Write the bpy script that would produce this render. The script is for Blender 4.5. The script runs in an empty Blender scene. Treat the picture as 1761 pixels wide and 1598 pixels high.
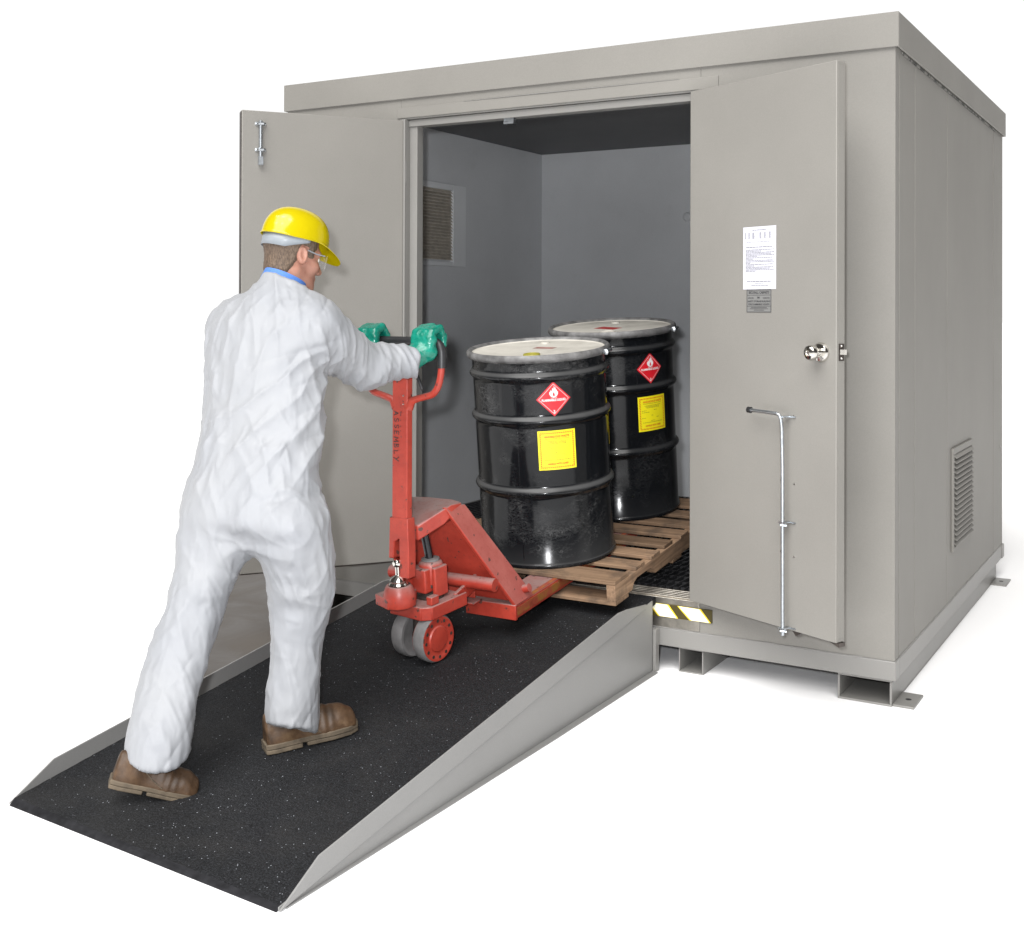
import bpy, math, random
import numpy as np
from mathutils import Matrix, Vector

sc = bpy.context.scene
COL = sc.collection
R = math.radians
random.seed(5)

# ------------------------------------------------------------------ camera
cam_d = bpy.data.cameras.new('camera')
cam = bpy.data.objects.new('camera', cam_d)
COL.objects.link(cam)
YAW, PIT, ROL = -0.53353, 0.00569, -0.00308
rt = Vector((math.cos(YAW), -math.sin(YAW), 0))
fw = Vector((math.sin(YAW) * math.cos(PIT), math.cos(YAW) * math.cos(PIT), math.sin(PIT)))
up = rt.cross(fw)
RT = rt * math.cos(ROL) - up * math.sin(ROL)
UP = rt * math.sin(ROL) + up * math.cos(ROL)
CP = Vector((0.99913, -4.50638, 1.46487))
cam.matrix_world = Matrix(((RT.x, UP.x, -fw.x, CP.x), (RT.y, UP.y, -fw.y, CP.y), (RT.z, UP.z, -fw.z, CP.z), (0, 0, 0, 1)))
cam_d.sensor_fit = 'HORIZONTAL'
cam_d.sensor_width = 36
cam_d.lens = 2050.1 / 1761 * 36
cam_d.shift_x = 0.0037
cam_d.shift_y = -0.1576
cam_d.clip_start = 0.05
cam_d.clip_end = 2000
sc.camera = cam

# ------------------------------------------------------------------ world: added white backdrop behind the scene, other directions darkened to keep walls shaded
w = bpy.data.worlds.new('World')
sc.world = w
w.use_nodes = True
nt = w.node_tree
nt.nodes.clear()
wo = nt.nodes.new('ShaderNodeOutputWorld')
bg = nt.nodes.new('ShaderNodeBackground')
tc = nt.nodes.new('ShaderNodeTexCoord')
dt = nt.nodes.new('ShaderNodeVectorMath'); dt.operation = 'DOT_PRODUCT'
dt.inputs[1].default_value = (-0.51, 0.86, 0.0)
cr = nt.nodes.new('ShaderNodeValToRGB')
cr.color_ramp.elements[0].position = 0.76; cr.color_ramp.elements[0].color = (0.070, 0.066, 0.060, 1)
cr.color_ramp.elements[1].position = 0.89; cr.color_ramp.elements[1].color = (1.06, 1.06, 1.06, 1)
mp = nt.nodes.new('ShaderNodeMath'); mp.operation = 'MULTIPLY_ADD'
mp.inputs[1].default_value = 0.5; mp.inputs[2].default_value = 0.5
nt.links.new(tc.outputs['Generated'], dt.inputs[0])
nt.links.new(dt.outputs['Value'], mp.inputs[0])
nt.links.new(mp.outputs[0], cr.inputs[0])
nt.links.new(cr.outputs[0], bg.inputs['Color'])
bg.inputs['Strength'].default_value = 1.0
nt.links.new(bg.outputs[0], wo.inputs['Surface'])

# ------------------------------------------------------------------ lights
def aim(o, d):
    o.rotation_euler = Vector(d).to_track_quat('-Z', 'Y').to_euler()

sd = bpy.data.lights.new('hall_light', 'SUN')
sd.energy = 4.9; sd.angle = R(55); sd.color = (1.0, 0.985, 0.96)
so = bpy.data.objects.new('hall_light', sd); COL.objects.link(so)
aim(so, (-0.09, 0.63, -0.77))
# camera flash: small lamp beside the lens
fd = bpy.data.lights.new('camera_flash', 'AREA')
fd.energy = 135; fd.size = 0.10; fd.color = (0.97, 0.98, 1.0)
fo = bpy.data.objects.new('camera_flash', fd); COL.objects.link(fo)
fo.location = CP + rt * -0.12 + Vector((0, 0, 0.14)) - fw * 0.02
aim(fo, fw + Vector((0, 0, -0.12)))
# rows of ceiling lamps of the hall
for i, (x, y) in enumerate([(-3.6, -3.2), (-1.6, -3.4), (0.4, -3.6), (-3.0, -6.0), (-0.6, -6.2)]):
    ld = bpy.data.lights.new('ceiling_lamp', 'AREA')
    ld.shape = 'RECTANGLE'; ld.size = 0.9; ld.size_y = 0.35; ld.energy = 14
    lo = bpy.data.objects.new('ceiling_lamp', ld); COL.objects.link(lo)
    lo.location = (x, y, 5.6)
    aim(lo, (0, 0.25, -1))

sc.view_settings.view_transform = 'Standard'
sc.view_settings.look = 'None'
sc.view_settings.gamma = 1
sc.view_settings.exposure = 0
sc.view_settings.use_curve_mapping = False
sc.render.engine = 'CYCLES'
sc.cycles.max_bounces = 8

# ================================================================== helpers
def pr(o, label=None, cat=None, group=None, kind=None):
    if label: o['label'] = label
    if cat: o['category'] = cat
    if group: o['group'] = group
    if kind: o['kind'] = kind
    return o

class MB:
    """collects geometry, builds one mesh object"""
    def __init__(s): s.v = []; s.f = []
    def add(s, vs, fs, M=None):
        n = len(s.v)
        for p in vs:
            p = Vector(p)
            if M is not None: p = M @ p
            s.v.append((p.x, p.y, p.z))
        for f in fs: s.f.append(tuple(i + n for i in f))
        return s
    def box(s, x0, x1, y0, y1, z0, z1, M=None):
        x0, x1 = min(x0, x1), max(x0, x1); y0, y1 = min(y0, y1), max(y0, y1); z0, z1 = min(z0, z1), max(z0, z1)
        vs = [(x0, y0, z0), (x1, y0, z0), (x1, y1, z0), (x0, y1, z0), (x0, y0, z1), (x1, y0, z1), (x1, y1, z1), (x0, y1, z1)]
        return s.add(vs, [(0, 3, 2, 1), (4, 5, 6, 7), (0, 1, 5, 4), (1, 2, 6, 5), (2, 3, 7, 6), (3, 0, 4, 7)], M)
    def prism(s, pts, d0, d1, axis='x', M=None):
        """polygon pts (2D) extruded along axis between d0 and d1"""
        def mk(a, b, d):
            return {'x': (d, a, b), 'y': (a, d, b), 'z': (a, b, d)}[axis]
        n = len(pts)
        ar = sum(pts[i][0] * pts[(i + 1) % n][1] - pts[(i + 1) % n][0] * pts[i][1] for i in range(n))
        if (ar < 0) != (axis == 'y'): pts = pts[::-1]
        if d0 > d1: d0, d1 = d1, d0
        vs = [mk(a, b, d0) for a, b in pts] + [mk(a, b, d1) for a, b in pts]
        fs = [tuple(range(n))[::-1], tuple(range(n, 2 * n))]
        fs += [(i, (i + 1) % n, n + (i + 1) % n, n + i) for i in range(n)]
        return s.add(vs, fs, M)
    def slab(s, quad, t):
        """quad of 4 points given thickness t along its normal"""
        q = [Vector(p) for p in quad]
        nn = (q[1] - q[0]).cross(q[2] - q[0]).normalized() * t
        vs = q + [p + nn for p in q]
        return s.add(vs, [(3, 2, 1, 0), (4, 5, 6, 7), (0, 1, 5, 4), (1, 2, 6, 5), (2, 3, 7, 6), (3, 0, 4, 7)])
    def lathe(s, prof, seg=48, M=None, cap=True):
        """profile (r,z) about z"""
        vs = []; fs = []
        m = len(prof)
        for i in range(seg):
            a = 2 * math.pi * i / seg
            for r, z in prof: vs.append((r * math.cos(a), r * math.sin(a), z))
        for i in range(seg):
            j = (i + 1) % seg
            for k in range(m - 1):
                fs.append((i * m + k, j * m + k, j * m + k + 1, i * m + k + 1))
        if cap:
            if prof[0][0] > 1e-6: fs.append(tuple(i * m for i in range(seg))[::-1])
            if prof[-1][0] > 1e-6: fs.append(tuple(i * m + m - 1 for i in range(seg)))
        return s.add(vs, fs, M)
    def cyl(s, p0, p1, r, seg=20, r1=None):
        p0 = Vector(p0); p1 = Vector(p1)
        d = p1 - p0
        q = d.to_track_quat('Z', 'Y').to_matrix().to_4x4()
        return s.lathe([(r, 0), (r if r1 is None else r1, d.length)], seg, Matrix.Translation(p0) @ q)
    def tube(s, path, r, seg=12):
        P = [Vector(p) for p in path]
        vs = []; fs = []
        rr = r if isinstance(r, (list, tuple)) else [r] * len(P)
        nrm = None
        for i, p in enumerate(P):
            t = (P[min(i + 1, len(P) - 1)] - P[max(i - 1, 0)]).normalized()
            if nrm is None:
                nrm = t.orthogonal().normalized()
            else:
                nrm = (nrm - t * nrm.dot(t)).normalized()
            b = t.cross(nrm)
            for k in range(seg):
                a = 2 * math.pi * k / seg
                vs.append(p + (nrm * math.cos(a) + b * math.sin(a)) * rr[i])
        for i in range(len(P) - 1):
            for k in range(seg):
                fs.append((i * seg + k, i * seg + (k + 1) % seg, (i + 1) * seg + (k + 1) % seg, (i + 1) * seg + k))
        fs.append(tuple(range(seg))[::-1]); fs.append(tuple((len(P) - 1) * seg + k for k in range(seg)))
        return s.add(vs, fs)
    def build(s, name, mat, parent=None, bevel=0, smooth=None, M=None, seg=2):
        me = bpy.data.meshes.new(name)
        vs = s.v if M is None else [tuple(M @ Vector(p)) for p in s.v]
        me.from_pydata(vs, [], s.f); me.update()
        o = bpy.data.objects.new(name, me); COL.objects.link(o)
        if mat: me.materials.append(mat)
        if smooth is not None:
            me.polygons.foreach_set('use_smooth', [True] * len(me.polygons))
            me.set_sharp_from_angle(angle=R(smooth))
        if bevel:
            b = o.modifiers.new('bevel', 'BEVEL'); b.width = bevel; b.segments = seg; b.limit_method = 'ANGLE'; b.angle_limit = R(40)
            me.polygons.foreach_set('use_smooth', [True] * len(me.polygons))
            me.set_sharp_from_angle(angle=R(38))
            b.harden_normals = False
        if parent: put(o, parent)
        return o

def put(o, parent):
    """parent keeping the vertices' world (or the parent's local) coordinates"""
    o.parent = parent
    if parent.get('_world'):
        o.matrix_parent_inverse = Matrix.Translation(parent['_world']).inverted()
    return o

def thing(name, label, cat, loc, group=None, rot=None):
    """Empty at a thing's base. Without rot the parts' vertices are in world coordinates; with rot they are local."""
    o = bpy.data.objects.new(name, None); COL.objects.link(o)
    o.empty_display_size = 0.1
    o.location = loc
    if rot is not None: o.rotation_euler = rot
    else: o['_world'] = list(loc)
    return pr(o, label, cat, group)

def text_mesh(body, size, ex=0.0, align='CENTER', bold=0.0):
    """verts (2D) and faces of a line of lettering"""
    cu = bpy.data.curves.new('txt', 'FONT'); cu.body = body; cu.size = size; cu.align_x = align; cu.align_y = 'CENTER'
    cu.offset = bold; cu.resolution_u = 2
    ob = bpy.data.objects.new('txt', cu); COL.objects.link(ob)
    dg = bpy.context.evaluated_depsgraph_get()
    ev = ob.evaluated_get(dg)
    me = ev.to_mesh()
    vs = [(v.co.x, v.co.y) for v in me.vertices]; fs = [tuple(p.vertices) for p in me.polygons]
    ev.to_mesh_clear()
    bpy.data.objects.remove(ob); bpy.data.curves.remove(cu)
    return vs, fs

# ================================================================== materials
def mat(name):
    m = bpy.data.materials.new(name); m.use_nodes = True
    nt = m.node_tree
    b = nt.nodes['Principled BSDF']
    return m, nt, b

def N(nt, t, **kw):
    n = nt.nodes.new(t)
    for k, v in kw.items(): setattr(n, k, v)
    return n

def coords(nt, scale=(1, 1, 1), kind='Object'):
    tc = N(nt, 'ShaderNodeTexCoord'); mp = N(nt, 'ShaderNodeMapping')
    mp.inputs['Scale'].default_value = scale
    nt.links.new(tc.outputs[kind], mp.inputs['Vector'])
    return mp.outputs['Vector']

def noise(nt, vec, scale, detail=4, rough=0.55, dist=0.0):
    n = N(nt, 'ShaderNodeTexNoise'); n.inputs['Scale'].default_value = scale
    n.inputs['Detail'].default_value = detail; n.inputs['Roughness'].default_value = rough
    n.inputs['Distortion'].default_value = dist
    nt.links.new(vec, n.inputs['Vector'])
    return n.outputs['Fac']

def ramp(nt, fac, stops):
    r = N(nt, 'ShaderNodeValToRGB'); e = r.color_ramp.elements
    while len(e) < len(stops): e.new(0.5)
    for i, (p, c) in enumerate(stops):
        e[i].position = p; e[i].color = (c, c, c, 1) if not isinstance(c, tuple) else (*c, 1)
    nt.links.new(fac, r.inputs[0])
    return r.outputs[0]

def mix(nt, fac, a, b):
    m = N(nt, 'ShaderNodeMix'); m.data_type = 'RGBA'
    if isinstance(fac, (int, float)): m.inputs[0].default_value = fac
    else: nt.links.new(fac, m.inputs[0])
    for s, v in ((6, a), (7, b)):
        if isinstance(v, tuple): m.inputs[s].default_value = (*v, 1)
        else: nt.links.new(v, m.inputs[s])
    return m.outputs[2]

def math_n(nt, op, a, b=None):
    m = N(nt, 'ShaderNodeMath'); m.operation = op
    for i, v in enumerate((a, b)):
        if v is None: continue
        if isinstance(v, (int, float)): m.inputs[i].default_value = v
        else: nt.links.new(v, m.inputs[i])
    return m.outputs[0]

def bump(nt, b, h, strength=0.3, dist=0.002, prev=None):
    n = N(nt, 'ShaderNodeBump'); n.inputs['Strength'].default_value = strength; n.inputs['Distance'].default_value = dist
    nt.links.new(h, n.inputs['Height'])
    if prev is not None: nt.links.new(prev, n.inputs['Normal'])
    nt.links.new(n.outputs[0], b.inputs['Normal'])
    return n.outputs[0]

def setb(b, rough=0.5, metal=0.0, spec=0.5, coat=0.0):
    b.inputs['Roughness'].default_value = rough; b.inputs['Metallic'].default_value = metal
    b.inputs['Specular IOR Level'].default_value = spec; b.inputs['Coat Weight'].default_value = coat

def paint(name, c, rough=0.45, var=0.06, grain=0.5, spec=0.4, dirt=None):
    m, nt, b = mat(name); v = coords(nt)
    n = noise(nt, v, 1.7, 5); f = ramp(nt, n, [(0.3, 1 - var), (0.7, 1 + var)])
    g = noise(nt, v, 260, 2); gf = ramp(nt, g, [(0.25, 1 - var * 0.9), (0.75, 1 + var * 0.9)])
    mm = N(nt, 'ShaderNodeMix'); mm.data_type = 'RGBA'; mm.blend_type = 'MULTIPLY'; mm.inputs[0].default_value = 1
    nt.links.new(f, mm.inputs[6]); nt.links.new(gf, mm.inputs[7])
    m2 = N(nt, 'ShaderNodeMix'); m2.data_type = 'RGBA'; m2.blend_type = 'MULTIPLY'; m2.inputs[0].default_value = 1
    m2.inputs[6].default_value = (*c, 1); nt.links.new(mm.outputs[2], m2.inputs[7])
    out = m2.outputs[2]
    if dirt:
        d = ramp(nt, noise(nt, v, 6, 8, 0.7, 0.4), [(0.58, 0.0), (0.78, dirt[0])])
        out = mix(nt, d, out, dirt[1])
    nt.links.new(out, b.inputs['Base Color'])
    setb(b, rough, 0, spec)
    p = bump(nt, b, noise(nt, v, 420, 2), grain * 0.25, 0.0006)
    bump(nt, b, noise(nt, v, 2.3, 2), 0.12, 0.03, p)
    return m

def plain(name, c, rough=0.5, metal=0.0, spec=0.5, coat=0.0, var=0.08, sc_=30):
    m, nt, b = mat(name); v = coords(nt)
    f = noise(nt, v, sc_, 4)
    lo = tuple(x * (1 - var) for x in c); hi = tuple(min(1, x * (1 + var)) for x in c)
    nt.links.new(ramp(nt, f, [(0.3, lo), (0.7, hi)]), b.inputs['Base Color'])
    setb(b, rough, metal, spec, coat)
    return m

PAINT = (0.214, 0.206, 0.190)
M_wall = paint('grey_paint', PAINT, 0.50, 0.05, spec=0.22, dirt=(0.16, (0.17, 0.16, 0.145)))
M_door = paint('grey_door_paint', (0.226, 0.217, 0.200), 0.45, 0.05, dirt=(0.12, (0.18, 0.17, 0.155)))
M_frame = paint('grey_steel_paint', (0.218, 0.213, 0.203), 0.38, 0.04, dirt=(0.25, (0.20, 0.18, 0.15)))
M_in = paint('interior_paint', (0.55, 0.562, 0.578), 0.30, 0.06, dirt=(0.18, (0.30, 0.30, 0.30)))
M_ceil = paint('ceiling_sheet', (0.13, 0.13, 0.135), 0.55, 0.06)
M_ramp = paint('ramp_paint', (0.222, 0.220, 0.215), 0.45, 0.05, dirt=(0.3, (0.22, 0.20, 0.17)))
M_zinc = plain('zinc_plate', (0.50, 0.53, 0.56), 0.36, 1.0, var=0.12, sc_=60)
M_chrome = plain('polished_steel', (0.68, 0.66, 0.62), 0.14, 1.0, var=0.05)
M_alu = plain('ribbed_aluminium', (0.50, 0.47, 0.42), 0.38, 1.0, var=0.2, sc_=25)
M_dark = plain('dark_gap', (0.02, 0.02, 0.022), 0.7)
M_rubber = plain('black_rubber', (0.018, 0.018, 0.020), 0.42, var=0.2)
M_lip = plain('dark_worn_steel', (0.018, 0.018, 0.02), 0.8, spec=0.1, var=0.4)
M_white_floor = plain('white_floor', (0.95, 0.95, 0.96), 0.9, spec=0.0, var=0.0)
M_paper = plain('white_paper', (0.60, 0.60, 0.66), 0.6, var=0.02)
M_ink = plain('grey_print', (0.16, 0.16, 0.19), 0.7)
M_ink2 = plain('black_print', (0.03, 0.03, 0.033), 0.6)
M_plate = plain('silver_label', (0.22, 0.22, 0.215), 0.35, 0.2, var=0.06)
M_black = plain('black_tape', (0.055, 0.042, 0.006), 0.5)  # black base tinted amber, glow of the stripes painted in
M_retro = plain('reflective_tape', (0.97, 0.95, 0.72), 0.35, var=0.02)  # near-white stripes, flash return painted into their colour
M_retro_glow = plain('painted_tape_glow', (0.80, 0.60, 0.02), 0.4)  # yellow glow around the bright stripes, painted as a border
M_slat = plain('louvre_slat', (0.23, 0.21, 0.19), 0.35, 0.3, var=0.1)

def m_concrete():
    m, nt, b = mat('stained_concrete'); v = coords(nt)
    n1 = noise(nt, v, 2.2, 6, 0.6, 0.6); n2 = noise(nt, v, 45, 4)
    vv = coords(nt, (2.2, 0.5, 1)); n3 = noise(nt, vv, 5, 5, 0.6, 1.0)
    c = ramp(nt, n1, [(0.3, (0.034, 0.026, 0.019)), (0.55, (0.055, 0.043, 0.032)), (0.75, (0.090, 0.073, 0.056))])
    c = mix(nt, ramp(nt, n3, [(0.55, 0.0), (0.75, 0.35)]), c, (0.125, 0.112, 0.094))
    c = mix(nt, ramp(nt, n2, [(0.35, 0.25), (0.6, 0.0)]), c, (0.06, 0.05, 0.042))
    nt.links.new(c, b.inputs['Base Color'])
    nt.links.new(ramp(nt, n1, [(0.3, 0.35), (0.7, 0.6)]), b.inputs['Roughness'])
    bump(nt, b, n2, 0.15, 0.002)
    return m
M_conc = m_concrete()

def m_grit():
    m, nt, b = mat('black_grit'); v = coords(nt)
    n1 = noise(nt, v, 210, 3, 0.75); n2 = noise(nt, v, 3.0, 6, 0.65, 0.5); n4 = noise(nt, v, 95, 3, 0.6)
    base = ramp(nt, n1, [(0.34, (0.0014, 0.0015, 0.002)), (0.50, (0.0065, 0.0068, 0.008)), (0.68, (0.034, 0.036, 0.041))])
    base = mix(nt, ramp(nt, n4, [(0.42, 0.0), (0.75, 0.45)]), base, (0.020, 0.021, 0.023))
    base = mix(nt, ramp(nt, n2, [(0.45, 0.0), (0.75, 0.38)]), base, (0.036, 0.034, 0.032))
    vo = N(nt, 'ShaderNodeTexVoronoi'); vo.inputs['Scale'].default_value = 260
    nt.links.new(v, vo.inputs['Vector'])
    sp = N(nt, 'ShaderNodeSeparateColor'); nt.links.new(vo.outputs['Color'], sp.inputs[0])
    pick = ramp(nt, sp.outputs[0], [(0.990, 0.0), (0.994, 1.0)])
    near = ramp(nt, vo.outputs['Distance'], [(0.28, 1.0), (0.40, 0.0)])
    gl = math_n(nt, 'MULTIPLY', pick, near)
    base = mix(nt, gl, base, (0.50, 0.53, 0.58))  # pale mica specks, their sparkle painted into the colour
    nt.links.new(base, b.inputs['Base Color'])
    setb(b, 0.75, 0, 0.25)
    h = math_n(nt, 'ADD', n1, n4)
    bump(nt, b, h, 0.9, 0.004)
    return m
M_grit = m_grit()

def m_red(name='worn_red_paint', dust=0.85):
    m, nt, b = mat(name); v = coords(nt)
    n1 = noise(nt, v, 9, 6, 0.65); n2 = noise(nt, v, 60, 5, 0.65)
    c = ramp(nt, n1, [(0.3, (0.31, 0.031, 0.020)), (0.7, (0.45, 0.055, 0.034))])
    # road dust lying on faces that look up
    ge = N(nt, 'ShaderNodeNewGeometry'); sx = N(nt, 'ShaderNodeSeparateXYZ'); nt.links.new(ge.outputs['Normal'], sx.inputs[0])
    upf = ramp(nt, sx.outputs[2], [(0.10, 0.0), (0.75, 1.0)])
    dn = ramp(nt, n1, [(0.25, 0.55), (0.65, 1.0)])
    c = mix(nt, math_n(nt, 'MULTIPLY', math_n(nt, 'MULTIPLY', upf, dn), dust), c, (0.235, 0.215, 0.205))
    c = mix(nt, ramp(nt, n2, [(0.52, 0.0), (0.75, 0.55)]), c, (0.22, 0.035, 0.026))
    ch = noise(nt, v, 38, 3, 0.5)
    c = mix(nt, ramp(nt, ch, [(0.665, 0.0), (0.695, 0.85)]), c, (0.05, 0.035, 0.03))
    nt.links.new(c, b.inputs['Base Color'])
    setb(b, 0.38, 0, 0.45)
    bump(nt, b, n2, 0.12, 0.002)
    return m
M_red = m_red()

def m_forkyellow():
    m, nt, b = mat('worn_fork_edge'); v = coords(nt)
    n = noise(nt, v, 22, 6, 0.7)
    c = ramp(nt, n, [(0.30, (0.20, 0.035, 0.018)), (0.45, (0.30, 0.055, 0.03)), (0.62, (0.27, 0.125, 0.025)), (0.78, (0.10, 0.06, 0.03))])
    nt.links.new(c, b.inputs['Base Color']); setb(b, 0.45)
    return m
M_forkedge = m_forkyellow()
M_tyre = plain('dusty_grey_tyre', (0.155, 0.150, 0.150), 0.75, var=0.3, sc_=14)
M_grime = plain('greasy_steel', (0.06, 0.05, 0.045), 0.45, 0.5, var=0.4, sc_=25)
M_rod = plain('black_piston', (0.025, 0.025, 0.028), 0.12, 0.6)

def m_wood(name, c0, c1):
    m, nt, b = mat(name)
    v = coords(nt, (2.2, 55, 55)); v2 = coords(nt, (1, 1, 1))
    oi = N(nt, 'ShaderNodeObjectInfo')
    va = N(nt, 'ShaderNodeVectorMath'); va.operation = 'ADD'
    cx = N(nt, 'ShaderNodeCombineXYZ')
    nt.links.new(math_n(nt, 'MULTIPLY', oi.outputs['Random'], 90.0), cx.inputs[0])
    nt.links.new(v, va.inputs[0]); nt.links.new(cx.outputs[0], va.inputs[1])
    g = noise(nt, va.outputs[0], 1.0, 5, 0.6, 0.8)
    st = noise(nt, v2, 9, 5, 0.65)
    c = ramp(nt, g, [(0.28, c0), (0.72, c1)])
    c = mix(nt, ramp(nt, st, [(0.48, 0.0), (0.68, 0.75)]), c, (0.075, 0.055, 0.042))
    hs = N(nt, 'ShaderNodeHueSaturation')
    nt.links.new(math_n(nt, 'ADD', math_n(nt, 'MULTIPLY', oi.outputs['Random'], 0.55), 0.70), hs.inputs['Value'])
    nt.links.new(c, hs.inputs['Color'])
    nt.links.new(hs.outputs[0], b.inputs['Base Color']); setb(b, 0.75, 0, 0.2)
    bump(nt, b, g, 0.35, 0.002)
    return m
M_wood = m_wood('pallet_wood', (0.130, 0.080, 0.050), (0.290, 0.190, 0.120))

def m_drum(seed, dusty):
    m, nt, b = mat('black_drum_paint'); v = coords(nt, (1, 1, 1))
    v3 = N(nt, 'ShaderNodeVectorMath'); v3.operation = 'ADD'; v3.inputs[1].default_value = (seed * 7.3, seed * 3.1, seed)
    nt.links.new(v, v3.inputs[0]); vv = v3.outputs[0]
    big = noise(nt, vv, 3.2, 6, 0.6, 0.8)
    mq = N(nt, 'ShaderNodeMapping'); mq.inputs['Scale'].default_value = (1, 1, 1.9); mq.inputs['Rotation'].default_value = (0.5, 0.3, 0); nt.links.new(vv, mq.inputs[0])
    fine = noise(nt, mq.outputs[0], 30, 9, 0.8, 2.2)
    mp = N(nt, 'ShaderNodeMapping'); mp.inputs['Scale'].default_value = (14, 14, 1.2); nt.links.new(vv, mp.inputs[0])
    run = noise(nt, mp.outputs[0], 1.0, 5, 0.6, 0.4)
    a = math_n(nt, 'MULTIPLY', ramp(nt, big, [(0.46, 0.0), (0.62, 1.0)]), ramp(nt, fine, [(0.44, 0.0), (0.66, 1.0)]))
    r2 = ramp(nt, run, [(0.62, 0.0), (0.80, 0.35)])
    d = math_n(nt, 'MULTIPLY', math_n(nt, 'MAXIMUM', a, r2), dusty)
    # dust on the top of the hoops
    ge = N(nt, 'ShaderNodeNewGeometry'); sx = N(nt, 'ShaderNodeSeparateXYZ'); nt.links.new(ge.outputs['Normal'], sx.inputs[0])
    hoop = math_n(nt, 'MULTIPLY', ramp(nt, sx.outputs[2], [(0.12, 0.0), (0.75, 0.7)]), min(1, dusty * 1.4))
    d = math_n(nt, 'MAXIMUM', d, hoop)
    c = mix(nt, d, (0.0055, 0.0062, 0.0075), (0.20, 0.20, 0.20))
    nt.links.new(c, b.inputs['Base Color'])
    nt.links.new(ramp(nt, d, [(0.0, 0.13), (0.4, 0.5)]), b.inputs['Roughness'])
    b.inputs['Specular IOR Level'].default_value = 0.28
    bump(nt, b, noise(nt, vv, 7, 3), 0.10, 0.01)
    return m
M_drum1 = m_drum(1.0, 0.36); M_drum2 = m_drum(2.3, 0.14)

def m_lid():
    m, nt, b = mat('dusty_drum_lid'); v = coords(nt)
    n = noise(nt, v, 7, 6, 0.65, 0.5)
    nt.links.new(ramp(nt, n, [(0.3, (0.40, 0.38, 0.34)), (0.7, (0.60, 0.575, 0.52))]), b.inputs['Base Color'])
    setb(b, 0.5); return m
M_lid = m_lid()
M_rim = plain('dusty_drum_rim', (0.15, 0.148, 0.148), 0.5, 0.2, var=0.5, sc_=22)
M_lred = plain('red_label', (0.58, 0.012, 0.022), 0.35, var=0.05)
M_lyel = plain('yellow_label', (0.80, 0.70, 0.012), 0.4, var=0.03)
M_lwhite = plain('white_print', (0.72, 0.70, 0.70), 0.45, var=0.05)
M_lredink = plain('red_print', (0.55, 0.05, 0.01), 0.5)
M_lgrey = plain('olive_print', (0.11, 0.10, 0.02), 0.5)
M_bung = plain('yellow_bung', (0.30, 0.27, 0.04), 0.4)

def m_tyvek():
    m, nt, b = mat('white_coverall_fabric'); v = coords(nt)
    n1 = noise(nt, v, 5, 4)
    nt.links.new(ramp(nt, n1, [(0.3, (0.268, 0.277, 0.297)), (0.7, (0.285, 0.292, 0.307))]), b.inputs['Base Color'])
    setb(b, 0.55, 0, 0.35)
    b.inputs['Sheen Weight'].default_value = 0.1
    def ridged(scale, vec, det=3):
        n = N(nt, 'ShaderNodeTexNoise'); n.noise_type = 'RIDGED_MULTIFRACTAL'
        n.inputs['Scale'].default_value = scale; n.inputs['Detail'].default_value = det; n.inputs['Distortion'].default_value = 0.3
        nt.links.new(vec, n.inputs['Vector']); return n.outputs['Fac']
    p = bump(nt, b, ridged(6.0, v), 0.40, 0.022)
    p = bump(nt, b, ridged(16.0, coords(nt, (1, 1, 0.6))), 0.50, 0.014, p)
    bump(nt, b, ridged(34.0, coords(nt, (1, 1, 0.45)), 2), 0.40, 0.007, p)
    return m
M_suit = m_tyvek()

def m_skin():
    m, nt, b = mat('skin'); v = coords(nt)
    n = noise(nt, v, 28, 4); n2 = noise(nt, v, 300, 2)
    nt.links.new(ramp(nt, n, [(0.3, (0.31, 0.142, 0.100)), (0.7, (0.40, 0.212, 0.158))]), b.inputs['Base Color'])
    setb(b, 0.5, 0, 0.4); b.inputs['Subsurface Weight'].default_value = 0.15
    b.inputs['Subsurface Radius'].default_value = (0.012, 0.005, 0.003)
    b.inputs['Subsurface Scale'].default_value = 0.5
    bump(nt, b, n2, 0.15, 0.001); return m
M_skin = m_skin()
def m_hair():
    m, nt, b = mat('short_brown_hair'); v = coords(nt, (1, 1, 0.22))
    n = noise(nt, v, 260, 3, 0.7); n2 = noise(nt, coords(nt), 24, 3)
    c = ramp(nt, n, [(0.3, (0.045, 0.030, 0.022)), (0.7, (0.19, 0.135, 0.095))])
    c = mix(nt, ramp(nt, n2, [(0.4, 0.0), (0.7, 0.5)]), c, (0.075, 0.055, 0.045))
    nt.links.new(c, b.inputs['Base Color']); setb(b, 0.6, 0, 0.3)
    bump(nt, b, n, 0.8, 0.003); return m
M_hair = m_hair()
M_hat = plain('glossy_yellow_plastic', (0.43, 0.345, 0.002), 0.16, 0, 0.4, coat=0.0, var=0.02)
M_hat_in = plain('yellow_plastic_inside', (0.45, 0.36, 0.003), 0.9, 0, 0.0, var=0.02)
M_strap = plain('grey_plastic_band', (0.24, 0.265, 0.29), 0.4, var=0.05)
M_blue = plain('blue_cloth', (0.07, 0.18, 0.52), 0.7, var=0.1, sc_=200)
def m_glove():
    m, nt, b = mat('green_rubber_glove'); v = coords(nt)
    n = noise(nt, v, 34, 4, 0.6, 0.8)
    nt.links.new(ramp(nt, n, [(0.3, (0.002, 0.130, 0.088)), (0.7, (0.010, 0.230, 0.165))]), b.inputs['Base Color'])
    setb(b, 0.24, 0, 0.5)
    bump(nt, b, noise(nt, v, 48, 3, 0.5, 0.8), 0.35, 0.006); return m
M_glove = m_glove()
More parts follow.
